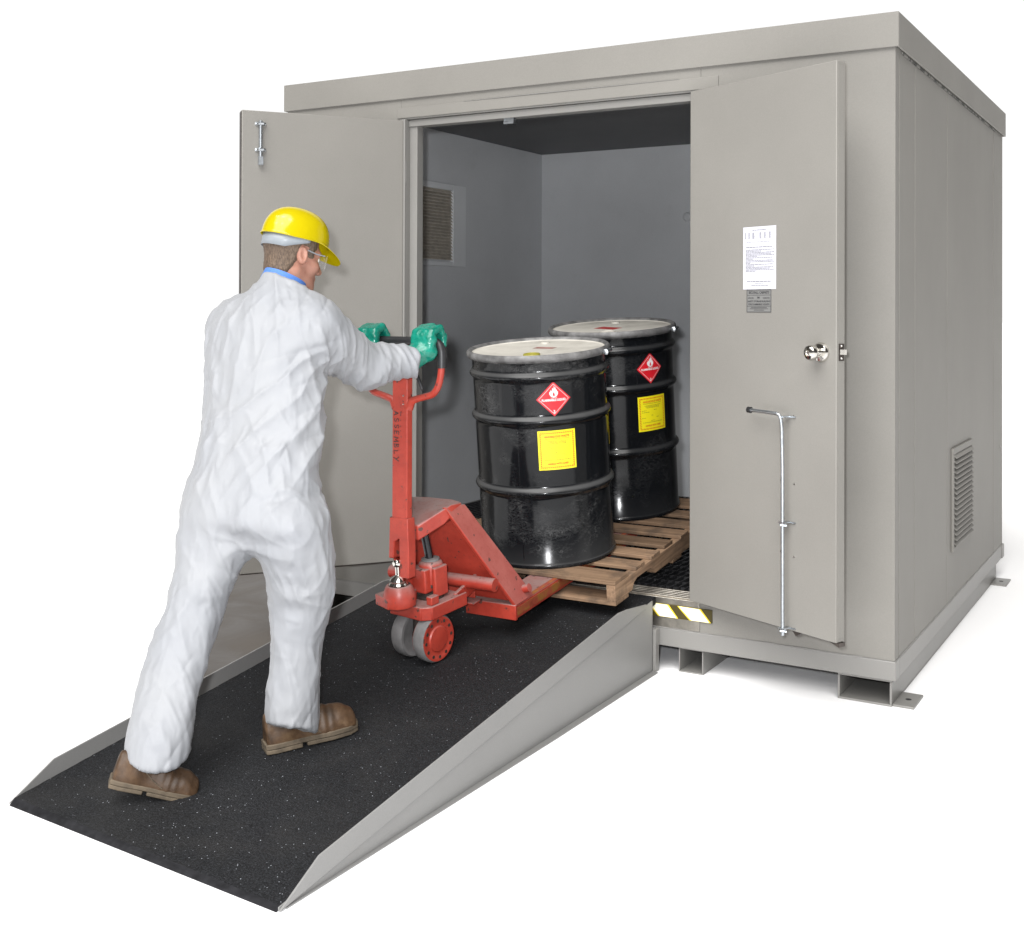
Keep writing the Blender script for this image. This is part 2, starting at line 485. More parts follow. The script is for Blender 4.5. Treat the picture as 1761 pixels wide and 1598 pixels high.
def m_leather():
    m, nt, b = mat('worn_brown_leather'); v = coords(nt)
    n = noise(nt, v, 16, 5, 0.6, 0.5)
    nt.links.new(ramp(nt, n, [(0.3, (0.034, 0.019, 0.010)), (0.55, (0.075, 0.042, 0.022)), (0.8, (0.150, 0.095, 0.052))]), b.inputs['Base Color'])
    setb(b, 0.5, 0, 0.35); bump(nt, b, noise(nt, v, 90, 4), 0.25, 0.003); return m
M_boot = m_leather()
M_sole = plain('scuffed_tan_sole', (0.100, 0.077, 0.052), 0.8, var=0.4, sc_=25)
M_eye = plain('eye_white', (0.7, 0.68, 0.66), 0.2)
def m_lens():
    m, nt, b = mat('clear_lens')
    b.inputs['Base Color'].default_value = (0.9, 0.92, 0.92, 1); setb(b, 0.05)
    b.inputs['Alpha'].default_value = 0.09
    return m
M_lens = m_lens()

# ================================================================== ground
g = MB(); g.add([(-120, -120, 0), (120, -120, 0), (120, 160, 0), (-120, 160, 0)], [(0, 1, 2, 3)])
pr(g.build('floor', M_white_floor), 'plain white ground everything stands on', 'floor', kind='structure')
g = MB()
edge = [(-2.40, -1.30), (-2.62, -0.95), (-2.93, -0.52), (-3.27, -0.16), (-3.64, 0.22), (-4.0, 0.62), (-4.45, 1.20)]
pts = [(-2.07, -1.42)] + edge + [(-3.0, 1.20), (-2.07, 1.20)]
g.add([(x, y, 0.004) for x, y in pts], [tuple(range(len(pts)))[::-1]])
pr(g.build('concrete_floor', M_conc), 'patch of stained brown concrete between the ramp and the left door', 'concrete floor', kind='structure')

# ================================================================== storage building
W, D, H = 2.944, 2.629, 2.57
B = thing('storage_building', 'grey steel chemical storage building with both front doors open', 'storage building', (-W / 2, D / 2, 0))
FY = 0.006                                   # front wall face
XL, XR, ZT = -2.216, -0.800, 2.345           # door opening
mb = MB()
mb.box(-W + 0.010, XL - 0.03, FY, FY + 0.06, 0.1735, H - 0.02)
mb.box(XR + 0.03, -0.008, FY, FY + 0.06, 0.1735, H - 0.02)
mb.box(XL - 0.0295, XR + 0.0295, FY, FY + 0.06, ZT + 0.03, H - 0.02)
mb.box(XL - 0.0295, XR + 0.0295, FY, FY + 0.06, 0.1735, 0.2955)
mb.build('front_wall', M_wall, B, bevel=0.002)
mb = MB()
seams = [0.076, 0.341, 1.002, 2.29, D - 0.02]
for a, b_ in zip(seams[:-1], seams[1:]): mb.box(-0.05, -0.008, a + 0.0012, b_ - 0.0012, 0.1735, H - 0.02)
for s_ in seams[1:-1]: mb.box(-0.05, -0.0065, s_ - 0.001, s_ + 0.004, 0.1735, H - 0.02)
mb.build('side_wall', M_wall, B, bevel=0.001)
mb = MB(); mb.box(-W + 0.010, -W + 0.05, FY + 0.065, D - 0.02, 0.176, H - 0.02); mb.build('side_wall', M_wall, B, bevel=0.002)
mb = MB(); mb.box(-W + 0.055, -0.055, D - 0.06, D - 0.02, 0.176, H - 0.02); mb.build('rear_wall', M_wall, B)
# roof and fascia
mb = MB(); mb.box(-W + 0.004, -0.004, 0.004, D - 0.004, H - 0.015, H - 0.003)
rf = mb.build('roof', M_wall, B)
mb = MB()
FO = 0.006
mb.box(-W - FO, FO, -FO, 0.002, 2.44, H); mb.box(-W - FO, FO, D - 0.002, D + FO, 2.44, H)
mb.box(-0.002, FO, 0.0025, D - 0.0025, 2.44, H); mb.box(-W - FO, -W + 0.002, 0.0025, D - 0.0025, 2.44, H)
mb.build('fascia', M_wall, rf, bevel=0.0025)
rf.matrix_parent_inverse = Matrix.Translation(B['_world']).inverted()
for ch in rf.children: ch.matrix_parent_inverse = Matrix.Identity(4)
# broken dark caulk line under the side fascia
def m_caulk():
    m, nt, b = mat('broken_caulk'); v = coords(nt, (1, 9, 1))
    nt.links.new(ramp(nt, noise(nt, v, 1.6, 3), [(0.47, PAINT), (0.53, (0.02, 0.02, 0.02))]), b.inputs['Base Color'])
    return m
mb = MB(); mb.box(-0.0068, -0.003, 0.1, D - 0.3, 2.4305, 2.4385)
mb.build('fascia_seam', m_caulk(), B)
# base frame
mb = MB()
mb.box(-W, -0.004, 0.004, 0.07, 0.10, 0.173); mb.box(-W, 0, D - 0.07, D, 0.10, 0.173)
mb.box(-0.07, -0.004, 0.0705, D - 0.0705, 0.10, 0.173); mb.box(-W, -W + 0.07, 0.0705, D - 0.0705, 0.10, 0.173)
mb.box(-W + 0.071, -0.071, 0.071, D - 0.071, 0.12, 0.165)
mb.build('base_frame', M_frame, B, bevel=0.004)
# weld bead between base and wall
mb = MB()
rb_ = random.Random(2)
xs_ = np.arange(-2.85, -0.03, 0.03); mb.tube([(x, 0.0052, 0.1735 + rb_.uniform(-.0008, .0008)) for x in xs_], [max(0.0008, rb_.gauss(0.0022, 0.0012)) for _ in xs_], 6); mb.build('weld_bead', M_frame, B, smooth=60)
mb = MB()
xs_ = np.arange(0.03, 2.5, 0.03); mb.tube([(-0.0072, y, 0.1735 + rb_.uniform(-.0008, .0008)) for y in xs_], [max(0.0008, rb_.gauss(0.0022, 0.0012)) for _ in xs_], 6); mb.build('weld_bead', M_frame, B, smooth=60)
# skids with open tube ends
def skid(x0, x1, z1=0.0985, t=0.008, y0=0.02):
    m = MB(); y1 = D - 0.14
    m.box(x0, x1, y0, y1, 0, t); m.box(x0, x1, y0, y1, z1 - t, z1)
    m.box(x0, x0 + t, y0, y1, t, z1 - t); m.box(x1 - t, x1, y0, y1, t, z1 - t)
    m.box(x0 + t, x1 - t, 1.0, 1.02, t, z1 - t)
    return m
sk = skid(-0.222, -0.022).build('skid', M_frame, B, bevel=0.002)
for (a, b_) in ((0.03, 0.20), (D - 0.32, D - 0.15)):
    m = MB(); m.box(-0.0215, 0.055, a, b_, 0.0, 0.009)
    pl = m.build('anchor_plate', M_frame, B, bevel=0.002)
    m2 = MB(); m2.lathe([(0.011, 0.0091), (0.011, 0.0096)], 16, Matrix.Translation((0.018, (a + b_) / 2, 0)))
    hole = m2.build('bolt_hole', M_dark, pl); hole.matrix_parent_inverse = Matrix.Identity(4)
skid(-0.866, -0.761, 0.0985, 0.005).build('skid', M_frame, B, bevel=0.002)
skid(-2.93, -2.72).build('skid', M_frame, B, bevel=0.002)
skid(-2.10, -2.00, 0.0985, 0.005).build('skid', M_frame, B, bevel=0.002)
# interior lining
mb = MB()
IL, IR, IB, ZF, ZC = -2.872, -0.072, 2.485, 0.30, 2.505
mb.box(IL - 0.018, IL, 0.08, IB, ZF, ZC); mb.box(IR, IR + 0.014, 0.08, IB, ZF, ZC)
mb.box(IL - 0.018, IR + 0.014, IB + 0.0005, IB + 0.05, ZF, ZC)
mb.box(IL, XL - 0.03, 0.08, 0.095, ZF, ZC); mb.box(XR + 0.03, IR, 0.08, 0.095, ZF, ZC); mb.box(XL - 0.03, XR + 0.03, 0.08, 0.095, 2.36, ZC)
mb.build('wall_lining', M_in, B)
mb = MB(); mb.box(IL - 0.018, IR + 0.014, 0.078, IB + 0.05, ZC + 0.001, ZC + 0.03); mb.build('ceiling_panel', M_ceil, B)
mb = MB()
mb.box(IL, IR, 0.15, IB, 0.20, 0.285)
for x in np.arange(IL + 0.02, IR, 0.033): mb.box(x, x + 0.006, 0.15, IB - 0.002, 0.2851, 0.300)
for yy in np.arange(0.2, IB, 0.10): mb.box(IL + 0.01, IR - 0.01, yy, yy + 0.008, 0.2851, 0.296)
mb.build('floor_grate', plain('dark_floor_grate', (0.035, 0.035, 0.038), 0.4, 0.4, var=0.4), B)
mb = MB()
mb.box(XL - 0.028, XR + 0.028, 0.004, 0.148, 0.178, 0.296)
for k in range(5): mb.box(XL - 0.026, XR + 0.026, 0.016 + k * 0.026, 0.032 + k * 0.026, 0.2961, 0.302)
mb.build('threshold', M_alu, B, bevel=0.001)
# door frame
mb = MB()
mb.box(XL - 0.028, XL + 0.002, -0.010, 0.078, 0.30, ZT)                  # left jamb
mb.box(XL + 0.0025, XL + 0.045, 0.028, 0.076, 0.304, ZT - 0.016)         # stop
mb.box(XR + 0.004, XR + 0.028, -0.002, 0.078, 0.30, ZT)
mb.box(XR - 0.012, XR + 0.0035, 0.028, 0.076, 0.304, ZT - 0.016)
mb.box(XL - 0.028, XR + 0.028, 0.006, 0.079, ZT + 0.0005, ZT + 0.012)
mb.box(XL + 0.0026, XR - 0.0026, 0.020, 0.077, ZT - 0.032, ZT - 0.001)
mb.build('door_frame', M_frame, B, bevel=0.002)
mb = MB(); mb.box(XL - 0.05, -0.695, 0.0, FY + 0.001, 2.352, 2.402); mb.build('header_trim', M_wall, B, bevel=0.002)
mb = MB(); mb.tube([(-1.9, -0.0005, 2.402), (-1.5, -0.002, 2.403), (-0.86, -0.0005, 2.402)], [0.001, 0.002, 0.001], 6); mb.build('weld_bead', M_frame, B)
# header catch
mb = MB()
mb.box(-1.70, -1.66, 0.03, 0.05, 2.300, 2.3125); mb.box(-1.705, -1.70, 0.028, 0.052, 2.288, 2.3125); mb.box(-1.66, -1.655, 0.028, 0.052, 2.288, 2.3125)
mb.box(-1.705, -1.655, 0.026, 0.030, 2.288, 2.298)
mb.build('header_catch', M_zinc, B)
# interior vent on the left wall
mb = MB()
mb.box(IL, IL + 0.022, 0.84, 0.93, 1.72, 2.20); mb.box(IL, IL + 0.022, 1.372, 1.510, 1.72, 2.20)
mb.box(IL, IL + 0.022, 0.9305, 1.3715, 2.165, 2.20); mb.box(IL, IL + 0.022, 0.9305, 1.3715, 1.72, 1.745)
vent = mb.build('inner_vent', paint('vent_frame_paint', (0.66, 0.675, 0.69), 0.4), B, bevel=0.002)
mb = MB()
for k in range(22):
    z = 1.755 + k * 0.0186
    mb.prism([(IL + 0.002, z + 0.019), (IL + 0.020, z), (IL + 0.020, z + 0.003), (IL + 0.004, z + 0.0205)], 0.932, 1.370, 'y')
sl = mb.build('vent_slats', plain('bare_vent_slat', (0.56, 0.51, 0.44), 0.3, 0.2, var=0.2), vent); sl.matrix_parent_inverse = Matrix.Identity(4)
# plug on the rear wall and hook on the left wall
mb = MB(); mb.lathe([(0.0, 0.012), (0.022, 0.010), (0.030, 0.0)], 24, Matrix.Translation((-1.83, IB, 2.05)) @ Matrix.Rotation(R(90), 4, 'X')); mb.build('wall_plug', M_in, B, smooth=40)
mb = MB(); mb.lathe([(0.0, 0.01), (0.007, 0.008), (0.009, 0.0)], 12, Matrix.Translation((-1.70, IB, 2.09)) @ Matrix.Rotation(R(90), 4, 'X')); mb.build('wall_bolt', M_zinc, B, smooth=40)
mb = MB(); mb.box(IL, IL + 0.012, 1.215, 1.230, 1.36, 1.375); mb.box(IL, IL + 0.02, 1.218, 1.228, 1.335, 1.35); mb.build('wall_hook', M_zinc, B)
# outside louver
mb = MB()
y0, y1, z0, z1 = 1.10, 1.60, 0.385, 0.850
mb.box(-0.007, 0.003, y0, y1, z1 - 0.028, z1); mb.box(-0.007, 0.003, y0, y1, z0, z0 + 0.020)
mb.box(-0.007, 0.003, y0, y0 + 0.022, z0 + 0.0205, z1 - 0.0285); mb.box(-0.007, 0.003, y1 - 0.022, y1, z0 + 0.0205, z1 - 0.0285)
lv = mb.build('side_vent', M_wall, B, bevel=0.001)
mb = MB()
nS = 18; st = (z1 - z0 - 0.05) / nS
for k in range(nS):
    z = z0 + 0.021 + k * st
    mb.prism([(-0.007, z + st * 1.10), (0.012, z + st * 0.32), (0.012, z + st * 0.20), (-0.007, z + st * 0.95)], y0 + 0.024, y1 - 0.024, 'y')
mb.box(-0.0095, -0.0072, y0 + 0.02, y1 - 0.02, z0 + 0.01, z1 - 0.01)
sl = mb.build('vent_slats', M_wall, lv); sl.matrix_parent_inverse = Matrix.Identity(4)
# small bolt on the far side edge, corner drip nose
mb = MB(); mb.lathe([(0.011, 0), (0.009, 0.008), (0, 0.009)], 12, Matrix.Translation((-0.012, 2.53, 0.72)) @ Matrix.Rotation(R(90), 4, 'Y')); mb.build('side_bolt', M_frame, B)
# hazard tape
mb = MB(); mb.box(-0.998, -0.716, -0.0015, 0.0055, 0.219, 0.271); tape = mb.build('hazard_tape', M_black, B)
tp, te = MB(), MB()
for u0, u1, v0, v1 in ((0.03, 0.32, 0.21, 0.47), (0.50, 0.81, 0.69, 0.965)):
    X = lambda u: -0.998 + 0.282 * u
    te.prism([(X(u0 - 0.025), 0.2705), (X(u1 + 0.025), 0.2705), (X(v1 + 0.022), 0.2195), (X(v0 - 0.025), 0.2195)], -0.0024, -0.0016, 'y')  # painted glow band a little wider than the stripe
    tp.prism([(X(u0), 0.2695), (X(u1), 0.2695), (X(v1), 0.2205), (X(v0), 0.2205)], -0.0034, -0.0025, 'y')
for t_, mm_, nm in ((te, M_retro_glow, 'tape_glow'), (tp, M_retro, 'tape_stripe')):
    o = t_.build(nm, mm_, tape); o.matrix_parent_inverse = Matrix.Identity(4)

# doors: hinge at origin, leaf along +x, visible face at y = 0, thickness to +y
def frame_of(hinge, direc, nrm):
    d = Vector((*direc, 0)).normalized(); n = Vector((*nrm, 0)).normalized(); z = Vector((0, 0, 1))
    return Matrix(((d.x, n.x, z.x, hinge[0]), (d.y, n.y, z.y, hinge[1]), (d.z, n.z, z.z, 0), (0, 0, 0, 1)))
MR = frame_of((-0.80, -0.032), (0.907, -0.420), (0.420, 0.907))
dr = MB(); dr.box(0, 0.738, 0.0, 0.045, 0.306, 2.342)
door = dr.build('door', M_door, B, bevel=0.003, M=MR); door['label'] = 'right door with door knob and rod latch, swung fully open'
def onDoor(m, name, mt, d, M, **k):
    o = m.build(name, mt, d, M=M, **k); o.matrix_parent_inverse = Matrix.Identity(4); return o
# edge channel of leaf
m = MB(); m.box(0.7385, 0.7405, 0.006, 0.039, 0.32, 2.33); onDoor(m, 'edge_strip', M_wall, door, MR)
m = MB(); m.box(0.7406, 0.7425, 0.009, 0.036, 1.290, 1.350)
onDoor(m, 'latch_plate', M_grime, door, MR)
m = MB(); m.prism([(0.7426, 0.014), (0.758, 0.019), (0.758, 0.031), (0.7426, 0.031)], 1.312, 1.330, 'z'); m.lathe([(0.004, 0), (0.003, 0.002)], 10, Matrix.Translation((0.7425, 0.022, 1.342)) @ Matrix.Rotation(R(90), 4, 'Y')); m.lathe([(0.004, 0), (0.003, 0.002)], 10, Matrix.Translation((0.7425, 0.022, 1.298)) @ Matrix.Rotation(R(90), 4, 'Y'))
onDoor(m, 'latch_bolt', M_chrome, door, MR)
# knob (axis towards -y)
m = MB(); m.lathe([(0.0355, 0.0), (0.0355, 0.006), (0.030, 0.014), (0.017, 0.018), (0.014, 0.030), (0.020, 0.036), (0.0265, 0.046), (0.0275, 0.056), (0.024, 0.066), (0.014, 0.073), (0.008, 0.074), (0.006, 0.071), (0, 0.071)], 40, Matrix.Translation((0.672, 0, 1.318)) @ Matrix.Rotation(R(90), 4, 'X'))
onDoor(m, 'door_knob', M_chrome, door, MR, smooth=35)
# rod latch
m = MB()
m.tube([(0.372, -0.047, 1.096), (0.46, -0.047, 1.094), (0.504, -0.046, 1.092), (0.516, -0.045, 1.087), (0.520, -0.042, 1.075), (0.520, -0.036, 1.04), (0.520, -0.032, 0.9), (0.520, -0.030, 0.29)], 0.0066, 12)
onDoor(m, 'latch_rod', M_zinc, door, MR, smooth=40)
m = MB(); m.tube([(0.364, -0.047, 1.0965), (0.379, -0.047, 1.096)], 0.0115, 14); onDoor(m, 'rod_tip', M_rubber, door, MR, smooth=40)
for z in (1.083, 0.700, 0.318):
    m = MB(); m.box(0.515, 0.556, -0.008, -0.001, z - 0.004, z); m.box(0.506, 0.535, -0.040, -0.0085, z - 0.004, z)
    if z < 1: m.tube([(0.504, -0.026, z - 0.012), (0.519, -0.039, z - 0.011), (0.536, -0.026, z - 0.012)], 0.0045, 8)
    onDoor(m, 'rod_bracket', M_zinc, door, MR)
for u, z in ((0.485, 0.845), (0.548, 0.838), (0.485, 0.585), (0.548, 0.575), (0.545, 1.083), (0.54, 0.316)):
    m = MB(); m.lathe([(0.0042, 0), (0.0036, 0.002), (0, 0.0028)], 10, Matrix.Translation((u, 0, z)) @ Matrix.Rotation(R(90), 4, 'X')); onDoor(m, 'screw', M_chrome, door, MR)
# stops under the leaf
m = MB(); m.prism([(0.525, 0.3055), (0.575, 0.3055), (0.545, 0.285)], 0.012, 0.035, 'y'); onDoor(m, 'door_bumper', M_grime, door, MR)
m = MB(); m.prism([(0.700, 0.3055), (0.745, 0.3055), (0.745, 0.292)], 0.006, 0.040, 'y'); onDoor(m, 'door_shoe', M_grime, door, MR)
# notice sheet
m = MB(); m.box(0.293, 0.458, -0.0012, -0.0002, 1.545, 1.780); nz = onDoor(m, 'notice_sheet', M_paper, door, MR); nz['label'] = 'white printed notice sheet'
ink = MB()
rnd = random.Random(7)
def bars(x0, x1, z, h, full=1.0):
    x = x0; end = x0 + (x1 - x0) * full
    while x < end - 0.003:
        L = min(rnd.uniform(0.006, 0.020), end - x)
        ink.box(x, x + L, -0.0016, -0.0013, z, z + h); x += L + 0.0022
bars(0.340, 0.410, 1.766, 0.0024)
for cx_ in (0.305, 0.324, 0.346, 0.382, 0.404, 0.428):
    wd = rnd.uniform(0.007, 0.013)
    for k in range(7): ink.box(cx_ - wd / 2, cx_ + wd / 2 * rnd.uniform(0.5, 1), -0.0016, -0.0013, 1.756 - k * 0.0034, 1.7578 - k * 0.0034)
bars(0.310, 0.440, 1.722, 0.0014, 0.9)
bars(0.308, 0.440, 1.702, 0.0026)
zz = 1.692
for L in (1, .55, 1, .9, 1, .4, .95, .25, .95, 1, .2, .95, .3, 1, .85, 1, .35):
    bars(0.306, 0.450, zz, 0.0022, L); zz -= 0.0050
bars(0.312, 0.436, 1.573, 0.0028); bars(0.355, 0.395, 1.5665, 0.0016); bars(0.335, 0.420, 1.558, 0.0020)
o = ink.build('notice_print', M_ink, door, M=MR); o.matrix_parent_inverse = Matrix.Identity(4)
# rating plate
m = MB(); m.box(0.312, 0.435, -0.0010, -0.0002, 1.459, 1.5435); onDoor(m, 'rating_plate', M_plate, door, MR)
m = MB()
def tline(body, size, xc, z, bold=0.0, xw=None):
    vs, fs = text_mesh(body, size, bold=bold)
    if not vs: return
    wdt = max(v[0] for v in vs) - min(v[0] for v in vs)
    k = 1 if xw is None else xw / wdt
    m.add([(xc + v[0] * k, -0.0013, z + v[1]) for v in vs], fs)
for (a, b_, c, d_) in ((0.312, 0.435, 1.5415, 1.5437), (0.312, 0.435, 1.4588, 1.461), (0.312, 0.3140, 1.459, 1.5437), (0.433, 0.435, 1.459, 1.5437), (0.313, 0.434, 1.5225, 1.5238), (0.313, 0.434, 1.4810, 1.4823)):
    m.box(a, b_, -0.0016, -0.0011, c, d_)
tline('SECURALL CABINETS', 0.013, 0.3735, 1.5325, 0.0004, 0.104)
tline('APPROVED', 0.006, 0.333, 1.512, 0.0002, 0.030); tline('FM', 0.010, 0.371, 1.513, 0.0003); tline('WAREHOUSE', 0.006, 0.410, 1.512, 0.0002, 0.034)
tline('SAFETY STORAGE BUILDING', 0.0085, 0.3735, 1.4995, 0.0003, 0.114)
tline('FOR FLAMMABLE LIQUIDS', 0.0085, 0.3735, 1.4885, 0.0003, 0.106)
for z, L in ((1.476, 0.08), (1.471, 0.09), (1.466, 0.05)): m.box(0.3735 - L / 2, 0.3735 + L / 2, -0.0014, -0.0011, z, z + 0.0018)
onDoor(m, 'plate_print', M_ink2, door, MR)
for z in (0.55, 1.32, 2.1):
    m = MB(); m.cyl((0.004, 0.053, z - 0.05), (0.004, 0.053, z + 0.05), 0.008, 12); onDoor(m, 'hinge', M_frame, door, MR)

ML = frame_of((-2.222, -0.012), (-0.585, -0.811), (-0.811, 0.585))
dl = MB(); dl.box(0, 0.742, 0.0, 0.042, 0.306, 2.338)
door2 = dl.build('door', M_door, B, bevel=0.003, M=ML); door2['label'] = 'left door with barrel bolt near its top, open towards the camera'
m = MB(); m.box(0.7425, 0.7445, 0.004, 0.040, 0.30, 2.330); m.box(0.002, 0.740, 0.002, 0.040, 0.3015, 0.3055); onDoor(m, 'edge_strip', M_grime, door2, ML)
m = MB(); m.tube([(0.662, -0.011, 2.292), (0.662, -0.011, 2.105)], 0.0085, 12); onDoor(m, 'bolt_rod', M_zinc, door2, ML, smooth=40)
for z in (2.280, 2.165):
    m = MB(); m.tube([(0.640, -0.002, z), (0.650, -0.006, z), (0.654, -0.018, z), (0.670, -0.018, z), (0.674, -0.006, z), (0.684, -0.002, z)], 0.008, 8)
    onDoor(m, 'bolt_bracket', M_zinc, door2, ML, smooth=40)
    for u in (0.643, 0.681):
        m = MB(); m.lathe([(0.006, 0), (0.0045, 0.003), (0, 0.004)], 10, Matrix.Translation((u, -0.006, z)) @ Matrix.Rotation(R(90), 4, 'X'))
        onDoor(m, 'screw', M_chrome, door2, ML)
m = MB(); m.box(0.652, 0.672, -0.022, -0.004, 2.098, 2.135)
onDoor(m, 'bolt_tongue', M_zinc, door2, ML)
for z in (0.55, 1.32, 2.1):
    m = MB(); m.cyl((-0.012, 0.006, z - 0.05), (-0.012, 0.006, z + 0.05), 0.008, 12); onDoor(m, 'hinge', M_frame, door2, ML)

# ================================================================== ramp
RA = thing('loading_ramp', 'grey steel loading ramp with black grit surface leading up to the doorway', 'ramp', (-1.5, -1.1, 0))
yl, yr = -2.215, -2.286
zt = 0.296
def deck_z(y): return 0.012 + (zt - 0.012) * (y + 2.25) / 2.25
mb = MB()
xa, xb = -2.050, -0.957
nx, ny = 60, 120
vs = []; fs = []
rg = np.random.RandomState(4)
for j in range(ny + 1):
    for i in range(nx + 1):
        u = i / nx; y = (yl + 0.01 + (yr - yl) * u) * (1 - j / ny) + (-0.002) * j / ny
        x = xa + (xb - xa) * u
        vs.append((x, y, deck_z(y) + rg.uniform(-0.0006, 0.0006)))
for j in range(ny):
    for i in range(nx):
        a = j * (nx + 1) + i; fs.append((a, a + 1, a + nx + 2, a + nx + 1))
mb.add(vs, fs)
mb.build('grit_surface', M_grit, RA, smooth=60)
mb = MB()
mb.prism([(yl - 0.004, 0.002), (yl + 0.012, 0.0105), (-0.003, zt - 0.004), (-0.003, zt - 0.03), (yl + 0.1, 0.003)], xa, xb, 'x')
mb.build('ramp_deck', M_lip, RA)
mb = MB(); mb.slab([(xa, yl + 0.013, deck_z(yl + 0.012) - 0.001), (xa, yl - 0.006, 0.0005), (xb, yr - 0.006, 0.0005), (xb, yr + 0.013, deck_z(yr + 0.012) - 0.001)], 0.0025); mb.build('front_lip', M_lip, RA)
hr = 0.062
# right side: skirt down to the ground, proud rail above the deck
mb = MB()
mb.prism([(yr, 0.001), (-0.045, 0.001), (-0.045, deck_z(-0.045) - 0.002), (yr, 0.011)], -0.957, -0.953, 'x')
mb.prism([(-0.9528, yr + 0.02), (-0.946, yr + 0.02), (-0.928, -0.9), (-0.928, -0.046), (-0.9528, -0.046)], 0.0012, 0.0040, 'z')
mb.build('ramp_skirt', M_ramp, RA)
mb = MB()
mb.prism([(yr - 0.004, 0.004), (yr + 0.145, deck_z(yr + 0.145) + hr - 0.006), (-0.375, deck_z(-0.375) + hr), (-0.30, deck_z(-0.30) + hr - 0.012), (-0.115, deck_z(-0.1) + 0.006), (-0.115, deck_z(-0.115) - 0.006), (yr, 0.004)], -0.9525, -0.947, 'x')
mb.build('side_rail', M_ramp, RA, bevel=0.0008)
mb = MB()
mb.prism([(yl, 0.001), (-0.045, 0.001), (-0.045, deck_z(-0.045) - 0.002), (yl, 0.011)], -2.0545, -2.0505, 'x')
mb.build('ramp_skirt', M_ramp, RA)
mb = MB()
mb.prism([(yl - 0.004, 0.004), (yl + 0.155, deck_z(yl + 0.155) + hr - 0.012), (-0.375, deck_z(-0.375) + hr - 0.008), (-0.115, deck_z(-0.1) + 0.006), (-0.115, deck_z(-0.115) - 0.006), (yl, 0.004)], -2.0605, -2.055, 'x')
mb.build('side_rail', M_ramp, RA, bevel=0.0008)
mb = MB(); mb.box(-0.9525, -0.940, -0.044, -0.006, 0.0, 0.173); mb.box(-1.0, -0.9535, -0.026, -0.018, 0.0, 0.174); mb.build('ramp_leg', M_frame, RA, bevel=0.002)
mb = MB(); mb.box(-0.9745, -0.9695, -0.0275, -0.0265, 0.135, 0.158); mb.build('leg_slot', M_dark, RA)
mb = MB(); mb.box(-2.055, -2.005, -0.04, -0.006, 0.0, 0.173); mb.build('ramp_leg', M_frame, RA, bevel=0.002)

# ================================================================== pallet jack, pallet and drums (all tilted by the ramp)
TL = R(6.5)
O = Vector((-1.53, -0.875, 0.186))
T = Matrix.Translation(O) @ Matrix.Rotation(TL, 4, 'X')
Ti = T.inverted()
J = thing('pallet_jack', 'dusty red hand pallet jack carrying the pallet up the ramp', 'pallet jack', O, rot=(TL, 0, 0))
SA = R(-9)
S = Matrix.Translation((0, 0.02, 0)) @ Matrix.Rotation(SA, 4, 'Z') @ Matrix.Translation((0, -0.02, 0))
for sgn in (1, -1):
    mb = MB()
    a, b_ = (0.145, 0.276) if sgn > 0 else (-0.276, -0.145)
    mb.prism([(0.256, 0.086), (1.30, 0.086), (1.42, 0.110), (1.42, 0.125), (1.36, 0.137), (0.256, 0.139)], a, b_, 'x')
    fk = mb.build('fork', M_red, J, bevel=0.004)
    mb = MB()
    xo = 0.2765 if sgn > 0 else -0.2765
    mb.box(xo, xo + sgn * 0.003, 0.262, 1.28, 0.098, 0.130); mb.box(xo - sgn * 0.02, xo, 0.30, 1.28, 0.1392, 0.1405)
    o = mb.build('fork_edge', M_forkedge, fk, bevel=0.001)
    mb = MB(); mb.cyl((a + 0.02, 1.22, -0.052), (b_ - 0.02, 1.22, -0.052), 0.038, 24); mb.box(a + 0.012, a + 0.018, 1.10, 1.26, -0.06, 0.085); mb.box(b_ - 0.018, b_ - 0.012, 1.10, 1.26, -0.06, 0.085)
    mb.build('load_roller', M_tyre, J, smooth=40)
# lifting frame: sloping side plates, top plate, recessed panel, heel plates
for sgn in (1, -1):
    mb = MB()
    q = [(sgn * 0.282, 0.254, 0.141), (sgn * 0.282, 0.392, 0.141), (sgn * 0.128, 0.182, 0.538), (sgn * 0.118, 0.062, 0.556)]
    if sgn > 0: q = q[::-1]
    mb.slab(q, 0.014)
    sp_ = mb.build('side_plate', M_red, J, bevel=0.003)
    mb = MB(); mb.prism([(0.248, 0.086), (0.262, 0.086), (0.262, 0.145), (0.248, 0.145)], sgn * 0.060, sgn * 0.283, 'x'); mb.box(sgn * 0.062, sgn * 0.262, 0.2625, 0.330, 0.128, 0.136); mb.build('heel_plate', M_red, J, bevel=0.003)
    mb = MB(); mb.cyl((sgn * 0.262, 0.345, 0.175), (sgn * 0.292, 0.345, 0.185), 0.016, 18); mb.build('pivot_pin', M_red, sp_, smooth=40)
mb = MB()
top = [(-0.110, 0.070), (-0.020, 0.0), (0.048, -0.02), (0.116, 0.058), (0.128, 0.09), (0.126, 0.165), (0.06, 0.212), (-0.06, 0.212), (-0.112, 0.180)]
n = len(top)
zf = lambda y: 0.500 + (y + 0.02) * 0.62 if y < 0.08 else 0.562 - (y - 0.08) * 0.16
vs = [(x, y, zf(y)) for x, y in top] + [(x, y, zf(y) - (0.058 if y < 0.085 else 0.045)) for x, y in top]
mb.add(vs, [tuple(range(n)), tuple(range(n, 2 * n))[::-1]] + [(i, n + i, n + (i + 1) % n, (i + 1) % n) for i in range(n)])
mb.build('top_plate', M_red, J, bevel=0.006, seg=3)
M_red2 = m_red('red_panel_paint', 0.2)
mb = MB(); mb.slab([(0.128, 0.165, 0.50), (-0.128, 0.165, 0.50), (-0.262, 0.290, 0.150), (0.262, 0.290, 0.150)], 0.008); mb.build('back_panel', M_red2, J)
mb = MB(); mb.cyl((-0.235, 0.185, 0.238), (0.240, 0.185, 0.238), 0.025, 24); mb.build('cross_shaft', M_red, J, smooth=40)
